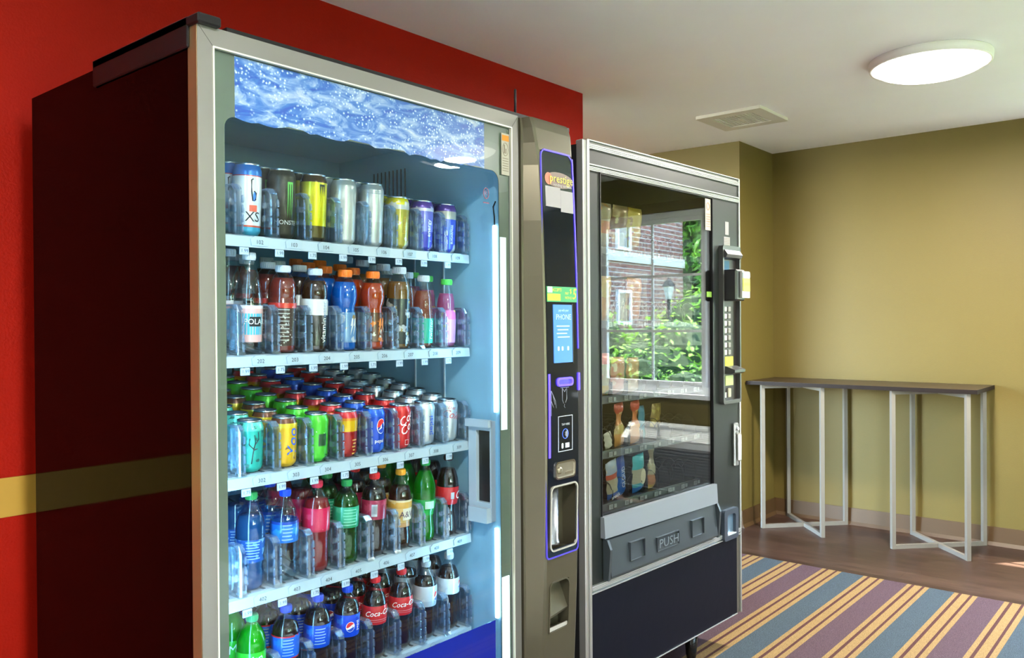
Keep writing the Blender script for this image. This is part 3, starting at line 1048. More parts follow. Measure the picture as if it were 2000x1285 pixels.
R_ = random.Random(4)
zz = [1.672 + R_.uniform(-.006, .004) for _ in range(40)]
pts = [(.884, 1.79), (.884, 1.672)] + [(.884 + (1.60 - .884) * (k + 1) / 41, zz[k]) for k in range(40)] + [(1.60, 1.672), (1.60, 1.79)]
D(MB().prism(pts, 1, YF + .0082, YF + .0086), 'splash_decal', splash_material())
BLUEP = mat('deep_blue_panel', (0.002, 0.010, 0.20), 0.3, spec=.3, emis=(0.0, 0.02, 0.5), estr=.05)
D(MB().box(.864, 1.632, YF + .0088, YF + .0100, .13, .495), 'lower_blue_panel', BLUEP)
# stickers on the door
mb = MB(); mb.box(1.663, 1.694, YF + .0035, YF + .0048, 1.665, 1.775)
stk = D(mb, 'warning_sticker', mat('cream_sticker', (.42, .40, .33), .5))
mb = MB(); mb.box(1.665, 1.692, YF + .0028, YF + .0034, 1.755, 1.770); D(mb, 'sticker_header', mat('orange_print', (.65, .25, .02), .5), stk)
mb = MB()
mb.ring([(1.678 + .012 * math.cos(a * .5236), 1.733 + .018 * math.sin(a * .5236)) for a in range(12)], [(1.678 + .011 * math.cos(a * .5236), 1.733 + .0167 * math.sin(a * .5236)) for a in range(12)], 1, YF + .0028, YF + .0034)
mb.box(1.672, 1.676, YF + .0028, YF + .0034, 1.722, 1.745)
mb.box(1.679, 1.682, YF + .0028, YF + .0034, 1.722, 1.735)
for k in range(6):
    mb.box(1.667, 1.690, YF + .0028, YF + .0034, 1.708 - k * .0065, 1.7095 - k * .0065)
D(mb, 'sticker_print', mat('grey_ink', (.2, .17, .12), .6), stk)
mb = MB()
cx_, cz_ = 1.601, 1.608
mb.ring([(cx_ + .011 * math.cos(a * .5236), cz_ + .015 * math.sin(a * .5236)) for a in range(12)], [(cx_ + .009 * math.cos(a * .5236), cz_ + .0125 * math.sin(a * .5236)) for a in range(12)], 1, YF + .0030, YF + .0045)
txt(mb, 'R', .018, cx_, YF + .004, cz_)
mb.box(cx_ - .011, cx_ + .011, YF + .003, YF + .0045, cz_ - .026, cz_ - .023)
D(mb, 'round_seal_sticker', mat('faded_plum_ink', (.22, .10, .16), .6))

# ---- trays with gates, price tags and numbers
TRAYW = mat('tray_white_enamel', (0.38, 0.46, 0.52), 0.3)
SLOT = mat('tray_slot_dark', (0.06, 0.075, 0.09), 0.6)
GATE_M = glass('gate_edge_glint', (0.80, 0.88, 0.96), 0.16, 0.05, haze=0.30, hazecol=(0.55, 0.68, 0.90))
GATE = glass('clear_gate_plastic', (0.93, 0.965, 0.99), 0.13, 0.03, haze=0.025, hazecol=(0.62, 0.76, 0.95))
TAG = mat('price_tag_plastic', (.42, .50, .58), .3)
TRAY_Z = [1.438, 1.182, 0.925, 0.669, 0.412]      # bottom of the front lip
PITCH_X = 0.0874
COLX = [1.018 + PITCH_X * (k - 1) for k in range(9)]     # k=0 is column 1, centre x
GATEX = [COLX[0] - PITCH_X / 2 + PITCH_X * k for k in range(10)]


def gate_mesh():
    """clear folded gate: U in plan, standing at the tray edge, with side fingers"""
    mb_ = MB()
    w_, dp, h = .0085, .052, .108
    t = .0022
    # side plates with a rounded top front corner, outline in (y, z)
    def side(x):
        o = [(0, 0), (dp, 0), (dp, h * .93), (dp - .006, h), (.014, h), (.004, h - .006), (0, h - .016)]
        mb_.prism(o, 0, x - t / 2, x + t / 2)
    side(-w_); side(w_)
    # rounded front web
    pl = [(-w_, .004), (-w_ * .8, -.002), (-w_ * .3, -.005), (w_ * .3, -.005), (w_ * .8, -.002), (w_, .004)]
    vs, fs = [], []
    for z in (.0, h - .016):
        for (x, y) in pl:
            vs.append((x, y, z))
    for k in range(5):
        fs.append((k, k + 1, 7 + k, 6 + k))
    mb_.add(vs, fs)
    vs2 = [(x, y, h - .016) for x, y in pl] + [(x * .9, y + .012, h) for x, y in pl]
    mb_.add(vs2, [(k, k + 1, 7 + k, 6 + k) for k in range(5)])
    # centre rib and top cap
    mb_.box(-.001, .001, -.004, dp * .7, 0.004, h - .012)
    mb_.prism([(.014, h - .002), (dp - .006, h - .002), (dp - .006, h), (.014, h)], 0, -w_, w_)
    mb_.box(-w_, w_, dp - .003, dp, 0.01, h * .9)
    # hinge knuckles on the front rib
    for z in (.022, .045, .068):
        mb_.box(w_ - .001, w_ + .0035, -.004, .004, z, z + .012)
    for z in (.034, .062):
        mb_.box(-w_ - .011, -w_ + .0005, .004, .0062, z, z + .013)
        mb_.box(-w_ - .0115, -w_ - .0095, .004, .016, z, z + .013)
    # foot clip
    mb_.prism([(-.008, 0), (.006, 0), (.004, .010), (-.004, .008)], 0, -w_ - .002, w_ + .002)
    # moulded edges, made milky to hold the LED glints: front corners, top, back
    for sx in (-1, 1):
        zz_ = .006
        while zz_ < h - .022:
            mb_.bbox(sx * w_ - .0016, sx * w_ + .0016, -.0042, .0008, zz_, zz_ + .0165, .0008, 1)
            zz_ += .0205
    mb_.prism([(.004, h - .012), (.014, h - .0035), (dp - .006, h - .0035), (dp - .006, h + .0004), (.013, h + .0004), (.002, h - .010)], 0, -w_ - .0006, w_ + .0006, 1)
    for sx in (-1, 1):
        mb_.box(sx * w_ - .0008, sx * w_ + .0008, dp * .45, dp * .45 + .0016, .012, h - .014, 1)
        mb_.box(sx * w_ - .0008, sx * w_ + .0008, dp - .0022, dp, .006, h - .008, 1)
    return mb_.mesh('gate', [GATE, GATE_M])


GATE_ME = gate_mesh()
LIP_Y = 1.573
FLAT_Y, SLOPE = 1.625, 0.19


def deck(top, y):
    return top + max(0, y - FLAT_Y) * SLOPE


tray_empties = []
for ti, tz in enumerate(TRAY_Z):
    mb = MB()
    top = tz + .026
    mb.prism([(LIP_Y, tz), (LIP_Y + .006, tz), (LIP_Y + .006, top - .004), (FLAT_Y, top - .004), (2.13, deck(top, 2.13) - .004), (2.13, deck(top, 2.13)), (FLAT_Y, top), (LIP_Y + .010, top), (LIP_Y + .002, top - .003)], 0, IX0 + .003, 1.680)
    for k in range(10):      # low ribs between columns
        gx = GATEX[k]
        mb.prism([(FLAT_Y, top), (2.12, deck(top, 2.12)), (2.12, deck(top, 2.12) + .004), (FLAT_Y, top + .004)], 0, gx - .003, gx + .003)
    tr = D(mb, 'tray', TRAYW)
    mb = MB()
    for cx in COLX:
        for dx in (-.018, .018):
            mb.prism([(1.590, top + .0002), (FLAT_Y, top + .0002), (2.11, deck(top, 2.11) + .0002), (2.11, deck(top, 2.11) + .0012), (FLAT_Y, top + .0012), (1.590, top + .0012)], 0, cx + dx - .0035, cx + dx + .0035)
    D(mb, 'tray_slots', SLOT, tr)
    tr.location = (0, 0, 0)
    # number plates on the lip
    for k in range(1, 9):
        pm = MB()
        cx = COLX[k] + .002
        o = [(cx - .020, tz + .004), (cx + .020, tz + .004), (cx + .022, tz + .018), (cx + .012, tz + .024), (cx - .012, tz + .024), (cx - .022, tz + .018)]
        pm.prism(o, 1, LIP_Y - .0018, LIP_Y)
        txt(pm, '%d0%d' % (ti + 1, k + 1), .0125, cx, LIP_Y - .0022, tz + .0115, 1)
        D(pm, 'number_plate', [TRAYW, INK], tr)
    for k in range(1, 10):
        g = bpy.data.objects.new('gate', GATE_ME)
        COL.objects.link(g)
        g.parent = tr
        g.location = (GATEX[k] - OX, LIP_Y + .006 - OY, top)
        if k < 9:
            tg = bpy.data.objects.new('price_tag', None) if False else None
            m_ = MB()
            x = GATEX[k] - OX + .008
            y = LIP_Y - OY
            m_.bbox(x - .011, x + .011, y - .003, y + .001, tz - .017, tz - .001, .001)
            txt(m_, '1.99' if (k + ti) % 3 else '1.75', .0105, x, y - .0034, tz - .009, 1)
            p_ = m_.obj('price_tag', [TAG, mat('blue_black_ink', (.02, .05, .14), .5)], tr)

# ---- control column
TX0, TX1 = 1.742, 1.931


def face_y(z):
    """front of the column bulges slightly at mid height"""
    return 1.402 - .024 * math.sin(max(0, min(1, (z - .25) / 1.57)) * math.pi) ** 0.8


def tower_section(z):
    f = face_y(z)
    tt = max(0, (z - 1.70) / .128)
    lx = 1.770 - .024 * tt
    return [(TX0 - .006, 1.468), (TX0 - .006, 1.432), (TX0 + .001, 1.430), (lx, f + .004), (lx + .008, f), (1.916, f), (1.926, f + .005), (1.931, f + .014), (1.934, 1.468)]


zs = [.075, .20, .31]
# openings on the front: pocket (cup) and lower slot, both modelled as recesses
holes = [(1.789, 1.913, .640, .820), (1.795, 1.880, .425, .560)]
mb = MB()
zlist = sorted(set([.075, .2, .3, .425, .49, .560, .600, .640, .73, .820, .95, 1.1, 1.25, 1.4, 1.55, 1.70, 1.76, 1.80, 1.822, 1.828]))
secs = {}
for z in zlist:
    s_ = tower_section(z)
    if z > 1.815:
        s_ = [(x if x < 1.9 else x - (z - 1.815) * .8, y + (z - 1.815) * .3) for x, y in s_]
    secs[z] = s_
for i in range(len(zlist) - 1):
    z0, z1 = zlist[i], zlist[i + 1]
    a, b = secs[z0], secs[z1]
    for k in range(len(a) - 1):
        h_ = [h for h in holes if z0 >= h[2] - 1e-6 and z1 <= h[3] + 1e-6]
        if k == 4 and h_:
            h = h_[0]
            for (xa0, xa1, xb0, xb1) in ((a[4][0], h[0], b[4][0], h[0]), (h[1], a[5][0], h[1], b[5][0])):
                mb.add([(xa0, a[4][1], z0), (xa1, a[4][1], z0), (xb1, b[4][1], z1), (xb0, b[4][1], z1)], [(0, 1, 2, 3)])
        else:
            mb.add([(*a[k], z0), (*a[k + 1], z0), (*b[k + 1], z1), (*b[k], z1)], [(0, 1, 2, 3)], 0, k in (2, 3, 5, 6))
mb.add([(*p, 1.828) for p in secs[1.828]], [list(range(9))])
mb.add([(*p, .075) for p in secs[.075]], [list(range(9))])
# recess walls
for (x0, x1, z0, z1), dp in zip(holes, (.052, .040)):
    f0, f1 = face_y(z0), face_y(z1)
    yb = min(f0, f1) + dp
    mb.add([(x0, f0, z0), (x1, f0, z0), (x1, f1, z1), (x0, f1, z1), (x0, yb, z0), (x1, yb, z0), (x1, yb, z1), (x0, yb, z1)],
           [(4, 5, 6, 7), (0, 1, 5, 4), (1, 2, 6, 5), (2, 3, 7, 6), (3, 0, 4, 7)])
tw = D(mb, 'control_column', CHAMP)


def facebox(x0, x1, z0, z1, out_, mi=0, n=1, mb_=None, r=None, thick=.002):
    """plate that follows the bulging front; out_ = how far it stands proud"""
    m_ = mb_ or MB()
    if r is None:
        N = max(1, n)
        vs, fs = [], []
        for j in range(N + 1):
            z = z0 + (z1 - z0) * j / N
            f = face_y(z) - out_
            vs += [(x0, f, z), (x1, f, z), (x1, f + thick, z), (x0, f + thick, z)]
        for j in range(N):
            a = 4 * j; b = a + 4
            fs += [(a, a + 1, b + 1, b), (a + 1, a + 2, b + 2, b + 1), (a + 2, a + 3, b + 3, b + 2), (a + 3, a, b, b + 3)]
        fs += [(0, 3, 2, 1), (4 * N, 4 * N + 1, 4 * N + 2, 4 * N + 3)]
        m_.add(vs, fs, mi)
    else:
        pts = rrect(x0, x1, z0, z1, r, 4)
        nn = len(pts)
        vs = [(x, face_y(z) - out_, z) for x, z in pts] + [(x, face_y(z) - out_ + thick, z) for x, z in pts]
        fs = [list(range(nn)), list(range(nn, 2 * nn))[::-1]] + [(k, (k + 1) % nn, nn + (k + 1) % nn, nn + k) for k in range(nn)]
        m_.add(vs, fs, mi)
    return m_


def facering(o, i_, out_, thick=.003, mb_=None):
    m_ = mb_ or MB()
    n = len(o)
    P = lambda p, d: (p[0], face_y(p[1]) - d, p[1])
    vs = [P(p, out_) for p in o] + [P(p, out_) for p in i_] + [P(p, out_ - thick) for p in o] + [P(p, out_ - thick) for p in i_]
    fs = []
    for k in range(n):
        j = (k + 1) % n
        fs += [(k, j, n + j, n + k), (2 * n + k, 3 * n + k, 3 * n + j, 2 * n + j), (k, 2 * n + k, 2 * n + j, j), (n + k, n + j, 3 * n + j, 3 * n + k)]
    return m_.add(vs, fs)


# dark smoked panel as strips so that it follows the curve, leaving the pocket open
PANEL = mat('smoked_navy_panel', (0.003, 0.007, 0.014), 0.045, spec=0.8)
mb = MB()
facebox(1.776, 1.915, .828, 1.742, .0025, n=12, mb_=mb)
facebox(1.776, 1.787, .655, .828, .0025, n=3, mb_=mb)
facebox(1.906, 1.915, .655, .828, .0025, n=3, mb_=mb)
facebox(1.776, 1.915, .634, .655, .0025, n=1, mb_=mb)
pn = D(mb, 'front_panel', PANEL, tw)
VIO = mat('violet_led_edge', (.03, .02, .3), .4, emis=(0.07, 0.04, 0.95), estr=.5)
VIOS = mat('violet_led_bright', (.05, .04, .5), .4, emis=(0.06, 0.03, 1.0), estr=1.2)
VIOD = mat('violet_trim_dim', (.05, .04, .30), .35, emis=(0.06, 0.04, .5), estr=.22)
mb = MB()
op = rrect(1.7725, 1.9185, .630, 1.7465, (.012, .012, .03, .02), 6)
ip = rrect(1.7755, 1.9145, .634, 1.7425, (.010, .010, .027, .018), 6)
facering(op, ip, .004, .004, mb)
D(mb, 'panel_edge_light', VIOD, tw)
mb = MB()
for (z0, z1) in ((1.20, 1.735),):
    facebox(1.9135, 1.918, z0, z1, .0048, n=8, mb_=mb)
facebox(1.785, 1.905, 1.7415, 1.7455, .0048, mb_=mb)
D(mb, 'edge_glow_strip', VIO, tw)
mb = MB(); facebox(1.7765, 1.7835, .907, 1.134, .0055, n=4, mb_=mb)
D(mb, 'side_light_bar', VIOS, tw)
mb = MB(); facebox(1.9125, 1.9195, 1.083, 1.132, .0065, mb_=mb, thick=.004)
D(mb, 'side_light_bar', VIOS, tw)
o_ = rrect(1.815, 1.8875, 1.098, 1.122, .010, 4); i_ = rrect(1.820, 1.8825, 1.1035, 1.1165, .006, 4)
D(facering(o_, i_, .007, .006), 'bill_slot_ring', VIOS, tw)
D(facebox(1.819, 1.8835, 1.1025, 1.1175, .0032), 'bill_slot', mat('slot_blue', (.02, .02, .12), .3, emis=(.05, .04, .6), estr=.7), tw)
# little finger diagrams
GLINE = mat('grey_line_print', (.32, .34, .36), .6)
mb = MB()
P = lambda x, z: (x, face_y(z) - .0030, z)
for pl in ([(1.832, 1.094), (1.870, 1.094)], [(1.840, 1.094), (1.840, 1.060), (1.846, 1.050)], [(1.860, 1.094), (1.860, 1.062), (1.854, 1.052)],
           [(1.843, 1.090), (1.850, 1.082), (1.857, 1.090)], [(1.850, 1.048), (1.848, 1.042), (1.852, 1.038)],
           [(1.790, 1.088), (1.808, 1.060), (1.812, 1.040)], [(1.790, 1.060), (1.800, 1.042)], [(1.789, 1.088), (1.789, 1.020)], [(1.798, 1.075), (1.806, 1.050)]):
    mb.tube([P(*p) for p in pl], .0007, 5)
D(mb, 'instruction_lines', GLINE, tw)
# card reader mark
mb = MB()
facering([(1.8205, .918), (1.8865, .918), (1.8865, 1.016), (1.8205, 1.016)], [(1.8222, .9197), (1.8848, .9197), (1.8848, 1.0143), (1.8222, 1.0143)], .0032, .001, mb)
for k in range(3):
    r_ = .006 + .0045 * k
    pl = [P(1.848 + r_ * math.cos(math.radians(a)), .966 + r_ * math.sin(math.radians(a))) for a in range(-45, 46, 15)]
    mb.tube(pl, .0008, 5)
facebox(1.8355, 1.8435, .926, .941, .0034, mb_=mb, r=.0035)
facebox(1.853, 1.871, .927, .940, .0034, mb_=mb)
f_ = face_y(.99) - .0034
txt(mb, 'TAP HERE', .0085, 1.854, f_, .992)
D(mb, 'card_reader_mark', mat('pale_line_print', (.5, .55, .6), .6), tw)
mb = MB(); facering([(1.853 + .014 * math.cos(a * .5236), .966 + .014 * math.sin(a * .5236)) for a in range(12)], [(1.853 + .0128 * math.cos(a * .5236), .966 + .0128 * math.sin(a * .5236)) for a in range(12)], .0033, .001, mb)
D(mb, 'contactless_ring', mat('blue_line_print', (.05, .12, .6), .5, emis=(.03, .08, .6), estr=.6), tw)
# logo: oval, word and two notices
mb = MB()
ov = [(1.852 + .066 * math.cos(a * math.pi / 12), 1.667 + .022 * math.sin(a * math.pi / 12)) for a in range(24)]
vs = [(x, face_y(z) - .0031, z) for x, z in ov]
mb.add(vs, [list(range(24))])
D(mb, 'logo_oval', mat('smoky_rust_print', (.16, .10, .08), .5), tw)
mb = MB()
vs = [(x, face_y(z) - .0033, z) for x, z in [(1.803 + .017 * math.cos(a * math.pi / 8), 1.667 + .017 * math.sin(a * math.pi / 8)) for a in range(16)]]
mb.add(vs, [list(range(16))]); D(mb, 'logo_dot', mat('rust_print', (.42, .12, .05), .5), tw)
f_ = face_y(1.667) - .0045
D(txt(MB(), 'prestige', .032, 1.860, f_, 1.670, width=.105), 'logo_word', mat('yellow_print', (.62, .58, .06), .5), tw)
D(txt(MB(), 'vending services', .011, 1.864, face_y(1.65) - .0045, 1.6525, width=.085), 'logo_subtitle', mat('silver_print', (.45, .46, .45), .5), tw)
PAP = mat('sticker_paper', (.27, .26, .27), .5)
for (x0, x1, z0, z1, lines) in ((1.786, 1.853, 1.590, 1.646, ('IN', 'SERVICE', 'CALL')), (1.8535, 1.912, 1.580, 1.640, ('LOCAL', 'NUMBER', '555-0100'))):
    o = D(facebox(x0, x1, z0, z1, .0040), 'notice_sticker', PAP, tw)
# green bill acceptor sticker
o = D(facebox(1.777, 1.9145, 1.330, 1.372, .0045), 'bill_sticker', mat('green_sticker', (.02, .32, .09), .4), tw)
YI = mat('bright_yellow_print', (.78, .74, .03), .5)
f_ = face_y(1.35) - .0052
mb = MB()
txt(mb, 'ACCEPTS', .0125, 1.820, f_, 1.3625, width=.042, shear=.2)
facebox(1.7785, 1.836, 1.3335, 1.352, .0051, mb_=mb)
txt(mb, 'PAY', .0105, 1.866, f_, 1.3535, width=.016)
txt(mb, 'WITH $', .0105, 1.872, f_, 1.3415, width=.030)
txt(mb, '$', .018, 1.8835, f_, 1.3600)
txt(mb, '5', .042, 1.8995, f_, 1.3515, width=.020, shear=.2)
D(mb, 'bill_sticker_lettering', YI, tw)
mb = MB(); txt(mb, '$1/$5/$10', .014, 1.8075, f_ - .0006, 1.343, width=.050)
D(mb, 'bill_sticker_amounts', mat('orange_amounts', (.75, .25, .02), .5), tw)
D(facebox(1.7785, 1.800, 1.355, 1.371, .0052), 'bill_sticker_tab', mat('pale_tab', (.6, .65, .55), .5), tw)
# screen
SCRB = D(facebox(1.8035, 1.8885, 1.163, 1.3225, .0045, n=3), 'display_screen', mat('blue_screen', (.05, .15, .4), .2, emis=(0.05, 0.19, 0.62), estr=.36), tw)
mb = MB()
f_ = face_y(1.25) - .0062
txt(mb, 'PHONE', .021, 1.846, f_, 1.288, width=.068)
txt(mb, 'pay with your', .010, 1.846, f_, 1.307, width=.046)
for k, z in enumerate((1.262, 1.252, 1.242, 1.232)):
    facebox(1.815 + .004 * (k % 2), 1.874 - .006 * (k % 3), z, z + .003, .0060, mb_=mb, thick=.0008)
for x in (1.822, 1.840, 1.866):
    facebox(x - .004, x + .004, 1.196, 1.208, .0060, mb_=mb, thick=.0008, r=.003)
D(mb, 'display_lettering', mat('screen_text', (.2, .4, .8), .4, emis=(.28, .45, .90), estr=.5), tw)
D(facebox(1.889, 1.8925, 1.160, 1.325, .0052, n=3), 'display_edge', BLACKP, tw)
# coin return plate and pocket
o_ = rrect(1.8045, 1.8975, .843, .892, .013, 5); i_ = rrect(1.8085, 1.8935, .8475, .8875, .010, 5)
ck = D(facering(o_, i_, .0065, .006), 'coin_ring', mat('chrome', (.7, .7, .66), .15, 1.0), tw)
D(facebox(1.8085, 1.8935, .8475, .8875, .0036, r=.010), 'coin_plate', mat('brushed_champagne', (.45, .42, .33), .3, .9), tw)
mb = MB()
facebox(1.852, 1.888, .853, .861, .0058, mb_=mb, r=.003)
mb.lathe([(.010, 0), (.010, .004), (.006, .006)], 16, cx=0, cy=0)
vs = mb.v[-16 * 3:]
mb.v[-16 * 3:] = [(1.824 + x, face_y(.868) - .0036 - z, .868 + y) for x, y, z in vs]
D(mb, 'coin_button', mat('worn_champagne', (.30, .27, .2), .35, .8), tw)
o_ = rrect(1.7865, 1.9110, .6475, .8280, .018, 6); i_ = rrect(1.7905, 1.9070, .6515, .8240, .015, 6)
D(facering(o_, i_, .0055, .006), 'pocket_rim', mat('pale_rim', (.62, .62, .56), .3, .5), tw)
mb = MB()
mb.lathe([(.034, .662), (.034, .668), (.031, .672), (.031, .822)], 24, cx=1.824, cy=1.418)
D(mb, 'pocket_drum', mat('smoky_metal_drum', (.28, .29, .32), .25, .9), tw)
# lower coin return: scoop
mb = MB()
o_ = rrect(1.7915, 1.8835, .4215, .5635, (.006, .010, .022, .016), 5); i_ = rrect(1.795, 1.880, .425, .560, (.005, .008, .02, .014), 5)
facering(o_, i_, .0022, .003, mb)
D(mb, 'return_rim', CHAMP, tw)
mb = MB()
f0 = face_y(.49)
mb.add([(1.796, f0 + .002, .468), (1.879, f0 + .002, .478), (1.879, f0 + .036, .556), (1.796, f0 + .036, .556)], [(0, 1, 2, 3)])
mb.add([(1.796, f0 + .002, .468), (1.879, f0 + .002, .478), (1.879, f0 + .006, .470), (1.796, f0 + .006, .460)], [(0, 1, 2, 3)])
D(mb, 'return_flap', CHAMP, tw)
D(MB().box(1.796, 1.879, face_y(.43) + .001, face_y(.43) + .004, .426, .436), 'return_lip', mat('pale_rim', (1, 1, 1)), tw)
D(MB().lathe([(.0035, 1.83), (.0035, 1.905), (.002, 1.908)], 8, cx=1.738, cy=1.452), 'antenna', BLACKP)
# ==DRINKS==
def scale_prof(p, k): return [(r * k, z * k) for r, z in p]


ORD = ['front', 'second', 'third', 'fourth', 'fifth', 'sixth', 'seventh', 'eighth']
SHELF = ['top shelf', 'second shelf', 'third shelf', 'fourth shelf', 'bottom shelf']


def make_can(name, matl, h, r, deco=None, cat='can'):
    """beverage can: painted body with shoulder and foot, lid with tab"""
    t = empty(name, (0, 0, 0))
    body = [(r * .72, 0.0), (r * .80, .0015), (r * .96, .008), (r, .012), (r, h - .017), (r * .985, h - .013), (r * .86, h - .004), (r * .84, h - .002)]
    MB().lathe(body, 28, cap1=False).obj('can_body', matl, t)
    m_ = MB()
    m_.lathe([(r * .84, h - .003), (r * .875, h - .001), (r * .875, h + .0012), (r * .83, h + .0016), (r * .78, h - .004), (r * .74, h - .005), (0.0, h - .0045)], 28, cap0=False)
    lid = m_.obj('lid', ALU_D, t)
    m_ = MB()
    m_.prism([(x * .0062, y * .011 - .003) for x, y in [(math.cos(a * .5236), math.sin(a * .5236)) for a in range(12)]], 2, h - .0042, h - .0030)
    m_.obj('pull_tab', ALU, lid)
    if deco:
        for nm, (mb_, mm) in deco.items():
            mb_.obj(nm, mm, t)
    return t


def make_bottle(name, prof, R, cap_h, cap_r, capm, shell, liq, fill, lab=None, deco=None):
    """prof: outline (r, z) up to the neck; lab: (z0, z1, material)"""
    t = empty(name, (0, 0, 0))
    top = prof[-1][1]
    MB().lathe(prof, 28, cap1=False).obj('bottle_body', shell, t)
    if liq:
        lp_ = []
        for i, (r, z) in enumerate(prof):
            if z <= fill:
                lp_.append((max(.001, r - .0012), z + (.001 if i == 0 else 0)))
            else:
                r0, z0 = prof[i - 1]
                k = (fill - z0) / (z - z0)
                lp_.append((max(.001, r0 + (r - r0) * k - .0012), fill))
                break
        lp_.append((0.0, fill))
        MB().lathe(lp_, 24).obj('liquid', liq, t)
    m_ = MB()
    m_.lathe([(cap_r * .97, top - .002), (cap_r, top), (cap_r, top + cap_h - .0015), (cap_r * .94, top + cap_h), (0, top + cap_h)], 24)
    for k in range(24):
        a = k * math.pi / 12
        x, y = cap_r * math.sin(a), -cap_r * math.cos(a)
        m_.box(x - .0006, x + .0006, y - .0006, y + .0006, top + .001, top + cap_h - .003)
    m_.obj('cap', capm, t)
    if lab:
        z0, z1, lm = lab
        def rr_(z):
            for (ra, za), (rb, zb) in zip(prof, prof[1:]):
                if za <= z <= zb and zb > za:
                    return ra + (rb - ra) * (z - za) / (zb - za)
            return R
        zs_ = [z0] + [z for _, z in prof if z0 < z < z1] + [z1]
        MB().lathe([(rr_(z) + .0006, z) for z in zs_], 32, cap0=False, cap1=False).obj('label', lm, t)
    if deco:
        for nm, (mb_, mm) in deco.items():
            mb_.obj(nm, mm, t)
    return t


def profile(kind, h, R):
    """outline from base to neck (cap excluded), h = height to top of neck"""
    P = {
        'soda': [(.55, 0), (.86, .008), (.99, .04), (1, .10), (.96, .30), (.95, .40), (.985, .47), (1, .50), (1, .72), (.96, .78), (.83, .85), (.62, .91), (.42, .955), (.36, .975), (.36, 1)],
        'contour': [(.55, 0), (.88, .008), (1, .05), (.97, .16), (.86, .30), (.84, .38), (.97, .47), (1, .52), (.99, .68), (.93, .75), (.78, .83), (.56, .905), (.40, .955), (.36, .975), (.36, 1)],
        'grip': [(.55, 0), (.88, .01), (1, .05), (1, .18), (.90, .24), (.98, .30), (.90, .36), (.98, .42), (1, .47), (1, .66), (.95, .75), (.78, .84), (.55, .91), (.38, .96), (.36, 1)],
        'cone': [(.6, 0), (.92, .01), (1, .05), (1, .52), (.96, .60), (.84, .72), (.66, .84), (.46, .94), (.38, .97), (.38, 1)],
        'dome': [(.7, 0), (.95, .01), (1, .04), (1, .66), (.95, .67), (.95, .69), (.99, .71), (.97, .79), (.88, .87), (.68, .94), (.50, .975), (.47, 1)],
        'bulb': [(.7, 0), (.95, .01), (1, .05), (.98, .30), (.90, .42), (.84, .56), (.84, .60), (.97, .66), (1, .74), (.95, .83), (.80, .91), (.60, .96), (.52, .98), (.52, 1)],
        'slim': [(.6, 0), (.9, .01), (1, .05), (1, .45), (.93, .56), (.86, .62), (.86, .66), (.80, .76), (.62, .88), (.50, .96), (.48, 1)],
        'jar': [(.7, 0), (.95, .01), (1, .04), (1, .62), (1, .76), (.93, .84), (.74, .93), (.60, .97), (.56, 1)],
    }[kind]
    return [(r * R, z * h) for r, z in P]


CLEAR = glass('clear_bottle_plastic', (0.93, 0.96, 0.97), 0.05, 0.04)
GREENB = glass('green_bottle_plastic', (0.25, 0.85, 0.35), 0.05, 0.04)
BLUEB = glass('blue_bottle_plastic', (0.55, 0.80, 0.95), 0.05, 0.04)
COLA = liquid('cola', (.012, .005, .004), .02, .1)
CAPW = mat('white_cap', (.50, .54, .60), .4)
CAPR = mat('red_cap', (.62, .015, .02), .4)
CAPB = mat('blue_cap', (.01, .06, .55), .4)
CAPG = mat('green_cap', (.02, .28, .07), .4)
CAPLG = mat('light_green_cap', (.08, .55, .09), .4)
CAPO = mat('orange_cap', (.85, .17, .01), .4)
CAPY = mat('amber_cap', (.75, .33, .02), .4)
CAPK = mat('dark_cap', (.03, .015, .02), .4)
CAPGR = mat('grey_cap', (.42, .46, .50), .4)
RS, RC = .0315, .0303
VIEW = math.radians(-32)


def decal(*items):
    m_ = MB()
    for it in items:
        it(m_)
    return m_


def globe(R, am, ah, zm, zh, tilt=.25):
    """round red, white and blue wave emblem, three meshes"""
    w_, r_, b_ = MB(), MB(), MB()
    patchcyl(w_, R + .0002, am - ah, am + ah, zm - zh, zm + zh, outline='disc')
    wavecyl(r_, R + .0005, am, ah * .92, zm, zh * .92, lambda x: .16 + tilt * x + .18 * math.sin(x * 2.4), lambda x: 1)
    wavecyl(b_, R + .0005, am, ah * .92, zm, zh * .92, lambda x: -1, lambda x: -.34 + tilt * .6 * x + .12 * math.sin(x * 2.4))
    return {'emblem_disc': (w_, WINK), 'emblem_red_wave': (r_, mat('emblem_red', (.62, .02, .02), .4)), 'emblem_blue_wave': (b_, mat('emblem_blue', (.01, .05, .4), .4))}


PROTO = {}
HC = .1115
TEALC = art('teal_can_print', [(0, (.02, .34, .26)), (.09, (.10, .50, .38))], [((.03, .13, .10), 60, .60), ((.35, .62, .50), 34, .62)])
YELC = art('yellow_can_print', [(0, (.62, .36, .01)), (.006, (.68, .40, .012)), (.088, (.70, .52, .03)), (.098, (.14, .045, .02))], [((.14, .05, .015), 45, .66)])
GRNC = art('green_can_print', [(0, (.04, .48, .03)), (.008, (.07, .52, .03))], [((.01, .10, .02), 26, .60)])
REDY = art('red_gold_can_print', [(0, (.30, .012, .01)), (.060, (.36, .015, .01)), (.062, (.70, .42, .01)), (.088, (.62, .20, .01)), (.094, (.55, .02, .03))], [((.10, .02, .01), 50, .63)])
BLUC = art('blue_can_print', [(0, (.008, .06, .48)), (.09, (.012, .09, .55))], [((.02, .14, .65), 20, .60)])
REDC = art('red_can_print', [(0, (.55, .012, .015))], None)
SILC = art('silver_can_print', [(0, (.55, .58, .62))], [((.42, .46, .52), 18, .60)], metal=.7, rough=.3)
SILD = art('silver_red_can_print', [(0, (.55, .58, .60))], [((.48, .5, .52), 18, .60)], metal=.7, rough=.3)


